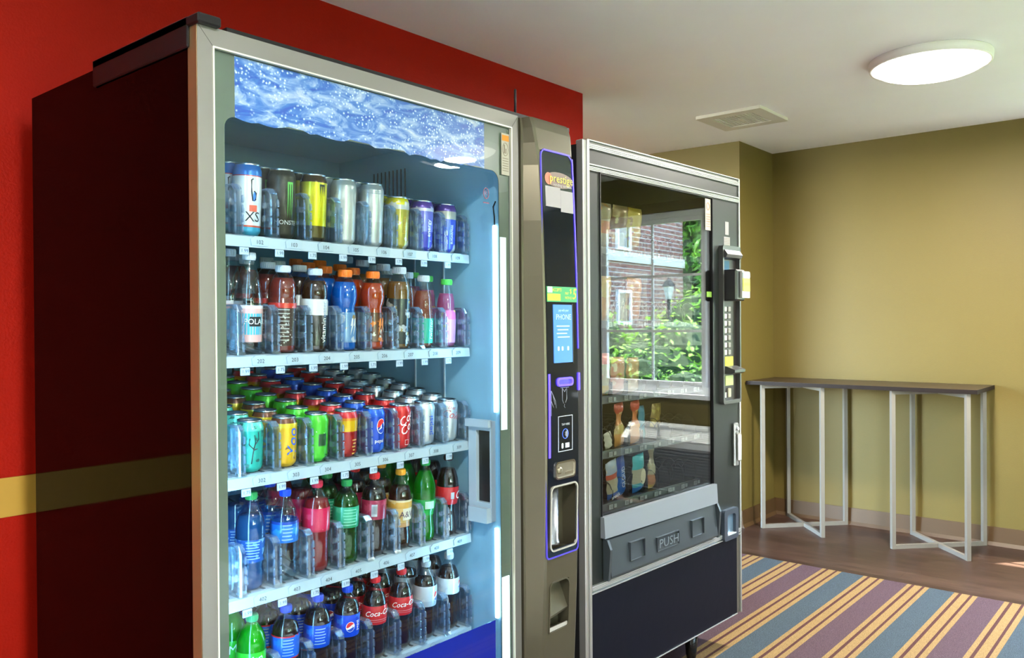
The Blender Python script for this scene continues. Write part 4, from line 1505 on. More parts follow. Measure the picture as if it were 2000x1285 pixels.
def can3(i):
    """look, material, decorations for columns 2..9 of the third shelf"""
    R = RC
    if i == 0:
        d = MB()
        for pl in ([(-.15, .020), (-.05, .045), (.10, .066), (.02, .082)], [(-.02, .052), (-.35, .062), (-.30, .075)], [(.05, .060), (.35, .072), (.30, .088)], [(-.02, .050), (.28, .052)]):
            d.tube([(R * 1.01 * math.sin(VIEW + .35 + a), -R * 1.01 * math.cos(VIEW + .35 + a), z) for a, z in pl], .0011, 5)
        return 'teal can with dark blossom branch', TEALC, {'branch_print': (d, mat('dark_branch', (.05, .03, .03), .5))}
    if i == 1:
        m_ = txtcyl(MB(), 'Yoo', .038, R + .0004, VIEW + .75, .055, vert=True, shear=.2)
        return 'yellow chocolate drink can with blue lettering', YELC, {'lettering': (m_, mat('royal_blue_ink', (.01, .08, .6), .4))}
    if i == 2:
        m_ = MB(); patchcyl(m_, R + .0003, VIEW + .2, VIEW + .9, .038, .066)
        w_ = MB(); w_.add([(R * 1.015 * math.sin(VIEW + a), -R * 1.015 * math.cos(VIEW + a), z) for a, z in ((.0, .071), (.7, .067), (.7, .068), (.0, .073))], [(0, 1, 2, 3)])
        return 'bright green citrus soda can', GRNC, {'dark_panel': (m_, mat('can_dark_green', (.012, .06, .02), .35)), 'white_dash': (w_, WINK)}
    if i == 3:
        m_ = MB()
        for k in range(5):
            patchcyl(m_, R + .0003, VIEW + .55 + .08 * (k % 2), VIEW + .80 + .06 * k, .008 + .008 * k, .011 + .008 * k, n=3)
        return 'red and gold soda can', REDY, {'gold_flames': (m_, mat('gold_ink', (.55, .32, .05), .4))}
    if i == 4:
        g = globe(R, VIEW + .62, .42, .067, .019)
        g['lettering'] = (txtcyl(MB(), 'pepsi', .013, R + .0005, VIEW + .5, .030), WINK)
        return 'blue cola can with round wave emblem', BLUC, g
    if i == 5:
        m_ = MB(); txtcyl(m_, 'Coca', .030, R + .0004, VIEW + .70, .080, shear=.35, tilt=.6); txtcyl(m_, 'Cola', .030, R + .0004, VIEW + .75, .056, shear=.35, tilt=.6)
        f_ = MB(); patchcyl(f_, R + .0004, VIEW + .45, VIEW + .85, .010, .0108, n=4); patchcyl(f_, R + .0004, VIEW + .45, VIEW + .85, .0225, .0233, n=4)
        patchcyl(f_, R + .0004, VIEW + .45, VIEW + .47, .010, .0233, n=1); patchcyl(f_, R + .0004, VIEW + .83, VIEW + .85, .010, .0233, n=1)
        return 'red cola can with white script', REDC, {'script_lettering': (m_, WINK), 'small_frame': (f_, WINK)}
    if i == 6:
        m_ = txtcyl(MB(), 'pepsi', .022, R + .0004, VIEW + .55, .052, vert=True, stretch=1.15)
        return 'silver diet cola can with blue vertical lettering', SILC, {'lettering': (m_, mat('royal_blue_ink', (1, 1, 1)))}
    m_ = MB(); txtcyl(m_, 'Diet', .013, R + .0004, VIEW + .25, .092, shear=.35, tilt=-.15); txtcyl(m_, 'Coke', .030, R + .0004, VIEW + .35, .072, shear=.35, tilt=-.2)
    return 'silver diet cola can with red script', SILD, {'script_lettering': (m_, mat('dull_red_ink', (.50, .05, .06), .4))}


placed = []


def place(root_fn, key, looks, name, xs, z, rows, y0, dy, shelf, cat, group, rot=0.0, jitter=.006):
    root = root_fn()
    index_kids(root)
    for r in range(rows):
        o = root if r == 0 else linkcopy(root)
        jx = 0 if r == 0 else random.choice((-1, 1)) * jitter
        o.location = (xs + jx, y0 + dy * r, deck(z, y0 + dy * r) + (.0015 if r == 0 else .0008))
        o.rotation_euler = Matrix.Rotation(math.radians(3.5), 3, 'X').to_euler() if r == 0 else (Matrix.Rotation(math.radians(3.5), 3, 'X') @ Matrix.Rotation(random.uniform(-.5, .5), 3, 'Z')).to_euler()
        o['label'] = '%s, %s, %s' % (looks, 'front row' if r == 0 else ORD[r] + ' row', shelf)
        o['category'] = cat
        o['group'] = group
    return root


FY = 1.622
tops = [z + .026 + .0012 for z in TRAY_Z]
# third shelf: eight columns of short cans, seven deep
for i in range(8):
    look, mm, deco = can3(i)
    place(lambda: make_can('soda_can', mm, HC, RC, deco), None, look, 'soda_can', COLX[i + 1], tops[2], 8, FY - .002, .0645, SHELF[2], 'can', 'short cans on the third shelf of the drink machine')

# top shelf: tall cans
def tallcan(i):
    R = RC * 1.03 + .0003
    if i == 0:
        mm = art('white_blue_tall_can', [(0, (.05, .32, .48)), (.018, (.55, .10, .06)), (.022, (.70, .74, .78)), (.127, (.6, .06, .05)), (.129, (.02, .18, .60))])
        a, b, c = MB(), MB(), MB()
        a.tube([((R + .0005) * math.sin(VIEW + q), -(R + .0005) * math.cos(VIEW + q), z) for q, z in ((.42, .122), (.30, .120), (.32, .095), (.42, .075), (.62, .078), (.66, .092), (.5, .096))], .0016, 5)
        patchcyl(b, R + .0009, VIEW + .42, VIEW + .62, .074, .094, outline='disc')
        patchcyl(c, R + .0004, VIEW + .18, VIEW + .75, .052, .066)
        return 'tall white can with blue top and red band', mm, .155, {'letter_outline': (a, INK), 'blue_drop': (b, mat('drop_blue', (.02, .15, .55), .4)), 'red_swoosh': (c, mat('swoosh_red', (.62, .10, .06), .4)),
               'lettering': (txtcyl(MB(), 'XS', .030, R + .0006, VIEW + .45, .040), INK)}
    if i in (1, 2, 3):
        cols = [((.018, .014, .006), (.10, .42, .06)), ((.62, .58, .01), (.02, .03, .02)), ((.62, .66, .66), (.28, .33, .34))][i - 1]
        base = [[(0, (.018, .014, .006))], [(0, (.05, .04, .02)), (.008, (.10, .08, .02)), (.036, (.62, .58, .01)), (.136, (.09, .05, .02))], [(0, (.56, .58, .56))]][i - 1]
        mm = art('tall_can_print_%d' % i, base, [((.05, .04, .02), 30, .66)] if i == 1 else ([((.45, .48, .48), 26, .6)] if i == 3 else None), metal=.1 if i == 1 else .4, rough=.4 if i == 1 else .25, coat=.1)
        m_ = MB()
        for q in (-.17, 0.0, .17):       # three claw marks joined at the top
            A = VIEW + .62 + q
            zt = .125 if i == 1 else .130
            zb = .045 if i == 1 else (.105 if i > 1 else .05)
            w_ = .055
            pts = [(A - w_, zt), (A + w_, zt - .004), (A + w_ * .8, (zt + zb) / 2), (A + .01, zb), (A - w_ * .3, (zt + zb) / 2)]
            m_.add([((R + .0005) * math.sin(a), -(R + .0005) * math.cos(a), z) for a, z in pts], [(0, 1, 2, 3, 4)])
        patchcyl(m_, R + .0005, VIEW + .40, VIEW + .86, zt - .003, zt + .002)
        dd = {'claw_emblem': (m_, mat('claw_ink_%d' % i, cols[1], .4))}
        if i == 1:
            dd['lettering'] = (txtcyl(MB(), 'MONSTER', .014, R + .0005, VIEW + .5, .036), mat('dull_white_ink', (.5, .5, .48), .5))
        return ['tall black can with green claw emblem', 'tall yellow can with black claw emblem', 'tall white can with grey claw emblem'][i - 1], mm, .155, dd
    if i == 4:
        mm = art('silver_white_tall_can', [(0, (.50, .53, .54)), (.06, (.58, .62, .63))], [((.42, .45, .47), 22, .6)], metal=.5)
        m_ = MB()
        for z in (.140, .135, .130):
            patchcyl(m_, R + .0004, VIEW - .2, VIEW + .7, z, z + .0012)
        return 'tall silver white can with grey rings', mm, .155, {'grey_rings': (m_, mat('ring_grey', (.15, .2, .28), .4))}
    if i == 5:
        mm = art('yellow_white_can', [(0, (.42, .36, .06)), (.10, (.50, .52, .50)), (.112, (.68, .62, .01))], [((.55, .56, .5), 30, .55)])
        return 'medium white can with yellow top', mm, .132, {'lettering': (txtcyl(MB(), 'lemon', .018, R + .0004, VIEW + .5, .060, vert=True), mat('amber_ink', (.5, .3, .02), .4))}
    if i == 6:
        mm = art('violet_white_can', [(0, (.06, .06, .42)), (.05, (.16, .16, .55)), (.104, (.62, .62, .70)), (.112, (.10, .05, .32))], [((.5, .5, .65), 30, .60)])
        return 'medium violet can with pale band', mm, .132, {'lettering': (txtcyl(MB(), 'energy', .017, R + .0004, VIEW + .5, .060, vert=True), WINK)}
    mm = art('blue_silver_can', [(0, (.04, .07, .48)), (.05, (.05, .09, .55)), (.09, (.42, .40, .36)), (.112, (.09, .05, .26))], [((.45, .46, .5), 24, .57)])
    return 'medium blue and silver can', mm, .132, {'lettering': (txtcyl(MB(), 'SUGARFREE', .010, R + .0004, VIEW + .5, .050, vert=True), WINK)}


for i in range(8):
    look, mm, hh, deco = tallcan(i)
    place(lambda: make_can('tall_can', mm, hh, RC * 1.03, {k: (v[0], v[1]) for k, v in deco.items()}), None, look, 'tall_can', COLX[i + 1], tops[0], 3, FY, .066, SHELF[0], 'can', 'taller cans on the top shelf of the drink machine')

# second shelf: juices and waters
def bot2(i):
    if i == 0:
        m = MB(); txtcyl(m, 'POLAR', .017, RS + .0012, VIEW + .55, .070)
        k = MB(); patchcyl(k, RS + .0008, VIEW + .12, VIEW + 1.0, .060, .081)
        b = MB(); patchcyl(b, RS + .0006, VIEW - 1.2, VIEW + 1.2, .042, .088, n=16)
        return 'clear seltzer bottle with white cap and pink and blue label', lambda: make_bottle('water_bottle', profile('cone', .205, RS), RS, .015, .0135, CAPW, CLEAR, glass('seltzer', (.88, .92, .93), .02), .160,
            (.026, .105, art('pink_label', [(0, (.62, .36, .34)), (.098, (.62, .55, .6))], metal=0)), {'blue_panel': (b, mat('label_sky', (.05, .33, .45), .4)), 'black_plate': (k, INK), 'lettering': (m, WINK)})
    if i == 1:
        m = MB()
        for z in range(9):
            patchcyl(m, RS + .0010, VIEW - .3, VIEW + .5, .028 + z * .0085, .0300 + z * .0085)
        return 'dark red drink bottle with white cap and printed label', lambda: make_bottle('juice_bottle', profile('dome', .182, RS), RS, .014, .0165, CAPW, CLEAR, liquid('red_juice', (.20, .022, .012), .05, .3), .168,
            (.016, .112, art('dark_red_label', [(0, (.05, .03, .025)), (.10, (.50, .03, .02))], [((.42, .38, .35), 130, .62)], metal=0)), {'print_lines': (m, mat('grey_ink_light', (.4, .38, .36), .5))})
    if i == 2:
        m = txtcyl(MB(), 'vitamin', .020, RS + .0010, VIEW + .75, .050, vert=True)
        m2 = MB(); txtcyl(m2, 'water', .016, RS + .0010, VIEW + .75, .098, vert=True)
        return 'dark vitamin drink bottle with white and black label', lambda: make_bottle('juice_bottle', profile('dome', .179, RS), RS, .014, .0165, CAPW, CLEAR, liquid('dark_tea', (.045, .018, .008), .04, .3), .165,
            (.014, .122, art('white_black_label', [(0, (.02, .018, .015)), (.084, (.55, .57, .58))], metal=0)), {'white_lettering': (m, WINK), 'grey_lettering': (m2, mat('grey_ink_mid', (.25, .3, .4), .5))})
    if i in (3, 4):
        nm = ('bright blue', 'orange')[i - 3]
        lq = [liquid('blue_sport_drink', (.0, .12, .52), .05, .35), liquid('orange_sport_drink', (.50, .055, .008), .05, .35)][i - 3]
        la = [art('blue_sport_label', [(0, (.10, .22, .42))], [((.4, .44, .48), 26, .52), ((.25, .16, .03), 40, .62)], metal=0), art('orange_sport_label', [(0, (.10, .035, .02))], [((.55, .14, .02), 30, .52), ((.45, .43, .36), 50, .62)], metal=0)][i - 3]
        b = MB()
        for q in (-.15, .12):
            b.add([((RS * 1.0 + .0012) * math.sin(VIEW + .7 + q + a), -(RS * 1.0 + .0012) * math.cos(VIEW + .7 + q + a), z) for a, z in ((0, .078), (.13, .078), (.02, .058), (.12, .058), (-.10, .036), (.0, .060), (-.10, .060))], [(0, 1, 3, 4, 5, 6)])
        return nm + ' sports drink bottle with orange cap', lambda: make_bottle('sports_bottle', profile('bulb', .178, RS), RS, .016, .0165, CAPO, CLEAR, lq, .165, (.020, .092, la), {'bolt_print': (b, mat('bolt_orange', (.7, .2, .02), .4) if i == 4 else mat('bolt_white', (.6, .62, .6), .4))})
    if i == 5:
        return 'tall brown tea bottle with white cap and black label', lambda: make_bottle('tea_bottle', profile('jar', .193, RS), RS, .016, .0175, CAPW, CLEAR, liquid('brown_tea', (.22, .10, .02), .10, .35), .172,
            (.012, .128, art('black_tea_label', [(0, (.02, .025, .03))], [((.35, .36, .38), 38, .57), ((.20, .14, .03), 60, .62)], metal=0)), None)
    if i == 6:
        m = txtcyl(MB(), 'twister', .019, RS * .95 + .0008, VIEW + .75, .048, vert=True, shear=.3)
        return 'slim pale fruit drink bottle with white cap and green label', lambda: make_bottle('juice_bottle', profile('slim', .176, RS * .95), RS * .95, .015, .0155, CAPW, CLEAR, liquid('pale_berry', (.40, .11, .07), .45, .4), .150,
            (.012, .078, art('teal_label', [(0, (.02, .30, .20))], [((.05, .45, .30), 24, .55)], metal=0)), {'lettering': (m, WINK)})
    return 'slim pink drink bottle with light green cap', lambda: make_bottle('juice_bottle', profile('slim', .170, RS * .92), RS * .92, .014, .0150, CAPLG, CLEAR, liquid('pink_drink', (.62, .14, .34), .15, .5), .145,
        (.012, .100, art('pink_print_label', [(0, (.55, .25, .52)), (.075, (.60, .12, .34))], [((.70, .45, .12), 34, .62)], metal=0)), None)


for i in range(8):
    look, fn = bot2(i)
    place(fn, None, look, 'b', COLX[i + 1], tops[1], 4, FY, .069, SHELF[1], 'bottle', 'bottles on the second shelf of the drink machine')


# fourth and bottom shelves: sodas
def lined(R, z0, z1, a0, a1, n, m_=None):
    m_ = m_ or MB()
    for k in range(n):
        z = z0 + (z1 - z0) * k / max(1, n - 1)
        patchcyl(m_, R, a0 + .03 * (k % 3), a1 - .05 * ((k * 2) % 3), z, z + (z1 - z0) / n * .42)
    return m_


def bot4(i):
    SH = .0008 + RS
    if i == 0:
        return 'blue bottle with green cap', lambda: make_bottle('soda_bottle', profile('grip', .197, RS), RS, .014, .0125, CAPG, BLUEB, liquid('blue_soda', (.01, .12, .26), .30, .4), .160,
            (.062, .112, art('blue_small_label', [(0, (.01, .07, .30))], [((.10, .26, .50), 60, .58)], metal=0)), {'print_lines': (lined(SH, .070, .106, VIEW - .3, VIEW + .7, 7), mat('pale_blue_ink', (.2, .34, .5), .5))})
    if i == 1:
        return 'clear water bottle with blue cap and blue label', lambda: make_bottle('water_bottle', profile('grip', .190, RS), RS, .014, .0125, CAPB, CLEAR, glass('still_water', (.80, .88, .92), .03), .158,
            (.088, .135, art('blue_water_label', [(0, (.01, .12, .48)), (.128, (.01, .05, .30))], [((.03, .22, .60), 30, .55)], metal=0)), {'print_lines': (lined(SH, .094, .126, VIEW - .2, VIEW + .6, 5), mat('pale_blue_ink', (1, 1, 1)))})
    if i == 2:
        q = MB(); patchcyl(q, SH + .0004, VIEW + .42, VIEW + .44, .1, .101)
        return 'red soda bottle with red cap and crimson label', lambda: make_bottle('soda_bottle', profile('soda', .196, RS), RS, .014, .0125, mat('crimson_cap', (.55, .02, .06), .4), CLEAR, liquid('red_soda', (.30, .015, .02), .12, .4), .168,
            (.095, .150, art('crimson_label', [(0, (.42, .01, .04)), (.1, (.50, .012, .06))], [((.55, .04, .10), 24, .58)], metal=0)), {'white_dash': (q, WINK)})
    if i == 3:
        return 'green ginger ale bottle with green cap and label', lambda: make_bottle('soda_bottle', profile('soda', .186, RS), RS, .013, .0125, CAPG, GREENB, liquid('ginger_ale', (.10, .10, .015), .35, .4), .165,
            (.088, .138, art('jade_label', [(0, (.01, .22, .10)), (.1, (.02, .30, .16))], [((.05, .36, .22), 24, .58)], metal=0)), {'print_lines': (lined(SH, .094, .130, VIEW - .3, VIEW + .8, 6), mat('mint_ink', (.15, .5, .35), .5))})
    if i == 4:
        b = MB(); patchcyl(b, SH, VIEW - .3, VIEW + .15, .100, .130)
        l_ = MB()
        for k in range(9):
            patchcyl(l_, SH + .0005, VIEW - .26 + k * .045, VIEW - .245 + k * .045, .106, .126, n=1)
        return 'dark soda bottle with red cap and maroon label', lambda: make_bottle('soda_bottle', profile('soda', .190, RS), RS, .014, .0125, CAPR, CLEAR, COLA, .165,
            (.092, .140, art('maroon_label', [(0, (.26, .015, .05))], [((.36, .04, .09), 26, .56)], metal=0)), {'barcode_patch': (b, mat('barcode_paper', (.42, .45, .50), .5)), 'barcode_lines': (l_, INK)})
    if i == 5:
        m = txtcyl(MB(), 'A&W', .022, SH + .0006, VIEW + .62, .088)
        p = MB(); patchcyl(p, SH, VIEW + .12, VIEW + 1.1, .074, .104)
        return 'dark root beer bottle with amber cap and gold label', lambda: make_bottle('soda_bottle', profile('contour', .188, RS), RS, .013, .0125, CAPY, CLEAR, liquid('root_beer', (.03, .010, .004), .04, .2), .155,
            (.055, .125, art('gold_label', [(0, (.40, .22, .08)), (.066, (.62, .40, .14)), (.104, (.55, .30, .05)), (.120, (.6, .5, .3))], [((.62, .46, .2), 26, .6)], metal=0)), {'cream_panel': (p, mat('cream_ink', (.62, .55, .42), .5)), 'lettering': (m, mat('brown_ink', (.07, .03, .08), .5))})
    if i == 6:
        b = MB(); patchcyl(b, SH, VIEW - .1, VIEW + .75, .088, .108)
        return 'green lemon lime bottle with green cap', lambda: make_bottle('soda_bottle', profile('contour', .201, RS), RS, .013, .0125, mat('sprite_cap', (.01, .30, .06), .4), GREENB, liquid('green_soda', (.01, .34, .03), .25, .5), .185,
            (.070, .112, art('green_label', [(0, (.01, .32, .05))], [((.03, .42, .10), 26, .56)], metal=0)), {'white_patch': (b, mat('pale_green_ink', (.40, .58, .48), .5))})
    b = MB(); patchcyl(b, SH, VIEW + .1, VIEW + .42, .100, .118)
    m = txtcyl(MB(), 'C', .030, SH + .0004, VIEW + .85, .108, shear=.2)
    return 'dark cola bottle with dark cap and red label', lambda: make_bottle('soda_bottle', profile('contour', .203, RS), RS, .013, .0125, CAPK, CLEAR, COLA, .178,
        (.084, .132, art('cola_red_label', [(0, (.50, .015, .02))], None, metal=0)), {'white_patch': (b, mat('barcode_paper', (1, 1, 1))), 'script_lettering': (m, WINK)})


def bot5(i):
    SH = .0008 + RS
    H5 = [.200, .196, .198, .198, .200, .200, .200, .202][i]
    if i == 0:
        m = MB(); txtcyl(m, 'Mtn', .026, SH + .0006, VIEW + .15, .108, shear=.3, tilt=.25)
        t_ = MB()
        t_.add([((SH + .0002) * math.sin(VIEW + a), -(SH + .0002) * math.cos(VIEW + a), z) for a, z in ((-.45, .088), (.75, .120), (.30, .070), (-.1, .080), (-.3, .064))], [(0, 1, 2, 3, 4)])
        return 'bright green citrus soda bottle with green cap', lambda: make_bottle('soda_bottle', profile('soda', H5 - .012, RS), RS, .013, .0125, mat('dew_cap', (.02, .36, .14), .4), GREENB, liquid('dew_soda', (.05, .52, .02), .15, .5), .180,
            (.058, .125, art('dew_label', [(0, (.03, .48, .02))], [((.02, .30, .03), 24, .60)], metal=0)), {'red_shard': (t_, mat('shard_red', (.55, .06, .06), .4)), 'lettering': (m, mat('dark_green_ink', (.6, .7, .6), .4))}, )
    if i in (1, 2, 3):
        st = [[(0, (.45, .02, .03)), (.086, (.01, .10, .55)), (.132, (.45, .02, .03))], [(0, (.005, .06, .50))], [(0, (.005, .05, .52))]][i - 1]
        la = art('blue_cola_label_%d' % i, st, [((.01, .14, .62), 26, .58)], metal=0)
        dd = {}
        if i < 3:
            dd['print_lines'] = (lined(SH, .092, .126, VIEW - .25, VIEW + .6, 6), mat('pale_blue_ink', (1, 1, 1)))
        else:
            dd = globe(SH, VIEW + .18, .34, .108, .0125)
            dd['lettering'] = (txtcyl(MB(), 'pepsi', .012, SH + .0006, VIEW + .78, .108, vert=True), WINK)
        return ['dark cola bottle with blue cap and red edged blue label', 'dark cola bottle with blue cap and plain blue label', 'dark cola bottle with blue cap and round emblem'][i - 1], \
            lambda: make_bottle('soda_bottle', profile('soda', H5 - .012, RS), RS, .014, .0125, CAPB, CLEAR, COLA, [.155, .158, .158][i - 1], (.083, .136, la), dd)
    if i in (4, 5):
        m = MB(); txtcyl(m, 'Coca-Cola', .0185, SH + .0006, VIEW + .30, .117, shear=.38, tilt=.08)
        l_ = MB(); patchcyl(l_, SH + .0003, VIEW - .6, VIEW + 1.0, .100, .1012); patchcyl(l_, SH + .0003, VIEW - .6, VIEW + 1.0, .0955, .0962)
        return ['red script cola bottle beside the round emblem one', 'red script cola bottle beside the grey capped one'][i - 4], lambda: make_bottle('soda_bottle', profile('contour', H5 - .012, RS), RS, .013, .0125, CAPR, CLEAR, COLA, .156,
            (.088, .134, art('cola_red_label', [(0, (1, 1, 1))])), {'script_lettering': (m, WINK), 'label_line': (l_, mat('pink_line_ink', (.6, .2, .2), .5))})
    if i == 6:
        dd = globe(SH, VIEW + .85, .22, .112, .0135)
        return 'diet cola bottle with grey cap and silver label', lambda: make_bottle('soda_bottle', profile('soda', H5 - .012, RS), RS, .013, .0125, CAPGR, CLEAR, COLA, .152,
            (.086, .140, art('silver_label', [(0, (.42, .48, .54)), (.1, (.50, .56, .62))], [((.6, .65, .7), 20, .6)], metal=.2)), dd)
    dd = globe(SH, VIEW + .95, .16, .122, .0125)
    dd['lettering'] = (txtcyl(MB(), 'diet', .017, SH + .0006, VIEW + .5, .118, vert=True, shear=.3), mat('faint_red_ink', (.6, .3, .32), .5))
    return 'diet cola bottle with white cap and white label', lambda: make_bottle('soda_bottle', profile('contour', H5 - .012, RS), RS, .014, .0125, CAPW, CLEAR, COLA, .166,
        (.098, .140, art('white_label', [(0, (.55, .60, .66))], [((.45, .5, .58), 18, .6)], metal=.1)), dd)


for i in range(8):
    look, fn = bot4(i)
    place(fn, None, look, 'b', COLX[i + 1], tops[3], 3, FY, .069, SHELF[3], 'bottle', 'soda bottles on the fourth shelf of the drink machine')
for i in range(8):
    look, fn = bot5(i)
    place(fn, None, look, 'b', COLX[i + 1], tops[4], 3, FY, .069, SHELF[4], 'bottle', 'soda bottles on the bottom shelf of the drink machine')
# ==SNACKMACHINE==
SA = math.radians(-1.887)
sm = empty('snack_vending_machine', (2.087, 1.454, 0), SA, label='black snack vending machine with silver trim and a push flap, beside the drink machine', cat='vending machine')
BK = mat('satin_black_steel', (0.016, 0.017, 0.018), 0.28)
BK2 = mat('charcoal_front_panel', (0.017, 0.021, 0.019), 0.4, spec=.3)
SIL = mat('silver_trim', (0.50, 0.51, 0.49), 0.3, 0.7)
SILB = mat('bright_silver_trim', (0.58, 0.61, 0.61), 0.25, 0.6)
INB = mat('snack_inner_black', (0.020, 0.022, 0.024), 0.4)
DEP = 0.80
mb = MB()
mb.box(-.028, .055, .025, DEP, .137, 1.815); mb.box(.80, .976, .025, DEP, .137, 1.815)
mb.box(.055, .80, DEP - .04, DEP, .137, 1.815); mb.box(.055, .80, .025, DEP - .04, 1.745, 1.815); mb.box(.055, .80, .025, DEP - .04, .137, .60)
mb.obj('cabinet', BK, sm)
mb = MB()
mb.box(.057, .060, .026, DEP - .05, .60, 1.745); mb.box(.796, .799, .026, DEP - .05, .60, 1.745)
mb.box(.060, .796, DEP - .06, DEP - .055, .60, 1.745)
mb.obj('inner_lining', INB, sm)
# front sheet around the glass
mb = MB()
mb.box(0, .057, 0.002, .025, .471, 1.736)
mb.box(.765, .968, 0.002, .025, .471, 1.736)
mb.box(.057, .765, 0.002, .025, .471, .605)
mb.box(0, .968, .002, .025, 1.755, 1.802)
mb.obj('front_sheet', BK2, sm)
mb = MB(); mb.box(.0, .945, .002, .025, .140, .444)
mb.obj('lower_panel', mat('scuffed_black_panel', (.003, .004, .009), .5, spec=.12, bump=.05, bscale=25), sm)
MB().box(.945, .968, .003, .025, .140, .444).obj('lower_edge_strip', mat('worn_bronze_edge', (.16, .15, .12), .4, .5), sm)
mb = MB()
mb.bbox(-.012, 0, -.004, .025, .05, 1.830, .002); mb.bbox(-.028, -.012, 0.0, .03, .05, 1.828, .003)
mb.obj('corner_post', SIL, sm)
MB().bbox(.968, .976, -.004, .025, .137, 1.830, .002).obj('corner_post', SIL, sm)
mb = MB()
for (z0, z1) in ((1.8265, 1.830), (1.813, 1.8165), (1.808, 1.8115), (1.803, 1.8065), (1.753, 1.757), (1.7455, 1.7485), (1.741, 1.744), (1.7365, 1.7395)):
    MB().box(0, .968, -.003, .006, z0, z1).obj('trim_strip', SILB, sm)
for (z0, z1) in ((.464, .468), (.459, .463), (.454, .458), (.444, .447)):
    MB().box(0, .968, -.004, .006, z0, z1).obj('trim_strip', SILB, sm)
MB().box(0, .945, -.001, .004, .138, .1405).obj('trim_strip', SILB, sm)
for (z0, z1) in ((1.802, 1.829), (1.736, 1.756), (.445, .470)):
    MB().box(0, .968, .001, .02, z0, z1).obj('trim_backing', mat('trim_shadow_grey', (.10, .11, .10), .4), sm)
mb = MB()
mb.ring([(.056, .66), (.767, .66), (.767, 1.737), (.056, 1.737)], [(.060, .665), (.761, .665), (.761, 1.732), (.060, 1.732)], 1, -.001, .02)
mb.obj('glass_gasket', BLACKP, sm)
MB().box(.060, .761, .006, .010, .665, 1.732).obj('glass_pane', glass('snack_glass', (.77, .79, .77), 0.056), sm)
mb = MB()
mb.add([(.051, -.012, .671), (.764, -.012, .671), (.764, -.016, .600), (.051, -.016, .606), (.051, .004, .671), (.764, .004, .671), (.764, .004, .600), (.051, .004, .606)],
       [(0, 1, 2, 3), (0, 4, 5, 1), (1, 5, 6, 2), (2, 6, 7, 3), (3, 7, 4, 0)])
mb.obj('silver_crossbar', mat('matt_silver_bar', (.22, .245, .27), .4, .3), sm)
# push flap
FL = mat('flap_charcoal_plastic', (.035, .045, .052), .35)
mb = MB()
mb.prism([(-.012, .598), (-.004, .600), (.006, .484), (-.022, .480), (-.024, .486)], 0, .072, .748)
fl = mb.obj('push_flap', FL, sm)
for x0 in (.175, .560):
    mb = MB()
    mb.ring([(x0, .512), (x0 + .085, .512), (x0 + .085, .572), (x0, .572)], [(x0 + .002, .514), (x0 + .083, .514), (x0 + .083, .570), (x0 + .002, .570)], 1, -.026, -.016)
    mb.obj('raised_square', FL, fl)
mb = MB(); txt(mb, 'PUSH', .042, .405, -.0265, .532, width=.12)
mb.obj('push_lettering', mat('embossed_edge', (.13, .16, .18), .4), fl)
mb = MB(); mb.ring([(.335, .508), (.475, .508), (.475, .556), (.335, .556)], [(.337, .51), (.473, .51), (.473, .554), (.337, .554)], 1, -.0245, -.016)
mb.obj('push_frame', FL, fl)
for x0 in (.058, .752):
    mb = MB(); mb.prism([(-.002, .605), (-.018, .600), (-.030, .572), (-.022, .475), (-.002, .475)], 0, x0, x0 + .011)
    mb.obj('flap_guard', FL, sm)
# legs
for (lx, ly) in ((.72, .075), (.06, .075), (.72, .72), (.06, .72)):
    MB().lathe([(.016, 0.009), (.017, .015), (.020, .03), (.028, .137)], 12, cx=lx, cy=ly).obj('leg', mat('leg_black', (.008, .008, .008), .25), sm)
# selection panel
mb = MB()
o_ = rrect(.812, .955, .962, 1.562, .012, 4); i_ = rrect(.822, .945, .975, 1.545, .008, 4)
mb.ring(o_, i_, 1, -.016, .004)
sp = mb.obj('selection_bezel', mat('bezel_grey_black', (.05, .052, .05), .3), sm)
MB().box(.818, .949, -.001, .003, .97, 1.55).obj('bezel_recess', mat('recess_brown_black', (.028, .022, .02), .4), sp)
MB().prism([(-.018, 1.545), (-.030, 1.528), (-.024, 1.516), (-.002, 1.51), (-.002, 1.55)], 0, .822, .945).obj('display_hood', mat('bezel_grey_black', (1, 1, 1)), sp)
MB().box(.835, .880, -.006, -.001, 1.468, 1.505).obj('display', mat('display_blue', (.02, .05, .10), .1, emis=(.01, .04, .1), estr=.5), sp)
v_ = MB().bbox(.832, .905, -.060, -.001, 1.352, 1.470, .006).obj('bill_validator', mat('validator_black', (.02, .02, .02), .3), sm)
MB().box(.862, .925, -.068, -.060, 1.363, 1.463).obj('validator_mouth', mat('validator_grey', (.40, .42, .38), .35), v_)
MB().box(.866, .922, -.0705, -.068, 1.388, 1.436).obj('validator_sticker', mat('validator_yellow', (.62, .60, .03), .4), v_)
MB().box(.866, .922, -.0705, -.068, 1.440, 1.458).obj('validator_label', mat('validator_pale', (.45, .58, .62), .4), v_)
mb = MB()
txt(mb, 'BILLS', .014, .893, -.0712, 1.415, width=.035)
mb.obj('validator_lettering', mat('orange_amounts', (1, 1, 1)), v_)
KEY = mat('pale_key', (.55, .56, .50), .4)
for r in range(7):
    for c in range(2):
        MB().bbox(.842 + c * .030, .862 + c * .030, -.006, -.001, 1.312 - r * .0275, 1.331 - r * .0275, .002).obj('key', KEY if c == 0 else mat('dark_key', (.20, .19, .17), .4), sp)
MB().box(.848, .912, -.004, -.001, 1.105, 1.140).obj('coin_label', mat('validator_yellow', (1, 1, 1)), sp)
MB().prism([(-.045, 1.082), (-.045, 1.092), (-.010, 1.104), (-.001, 1.104), (-.001, 1.075), (-.03, 1.075)], 0, .846, .930).obj('coin_chute', mat('bezel_grey_black', (1, 1, 1)), sp)
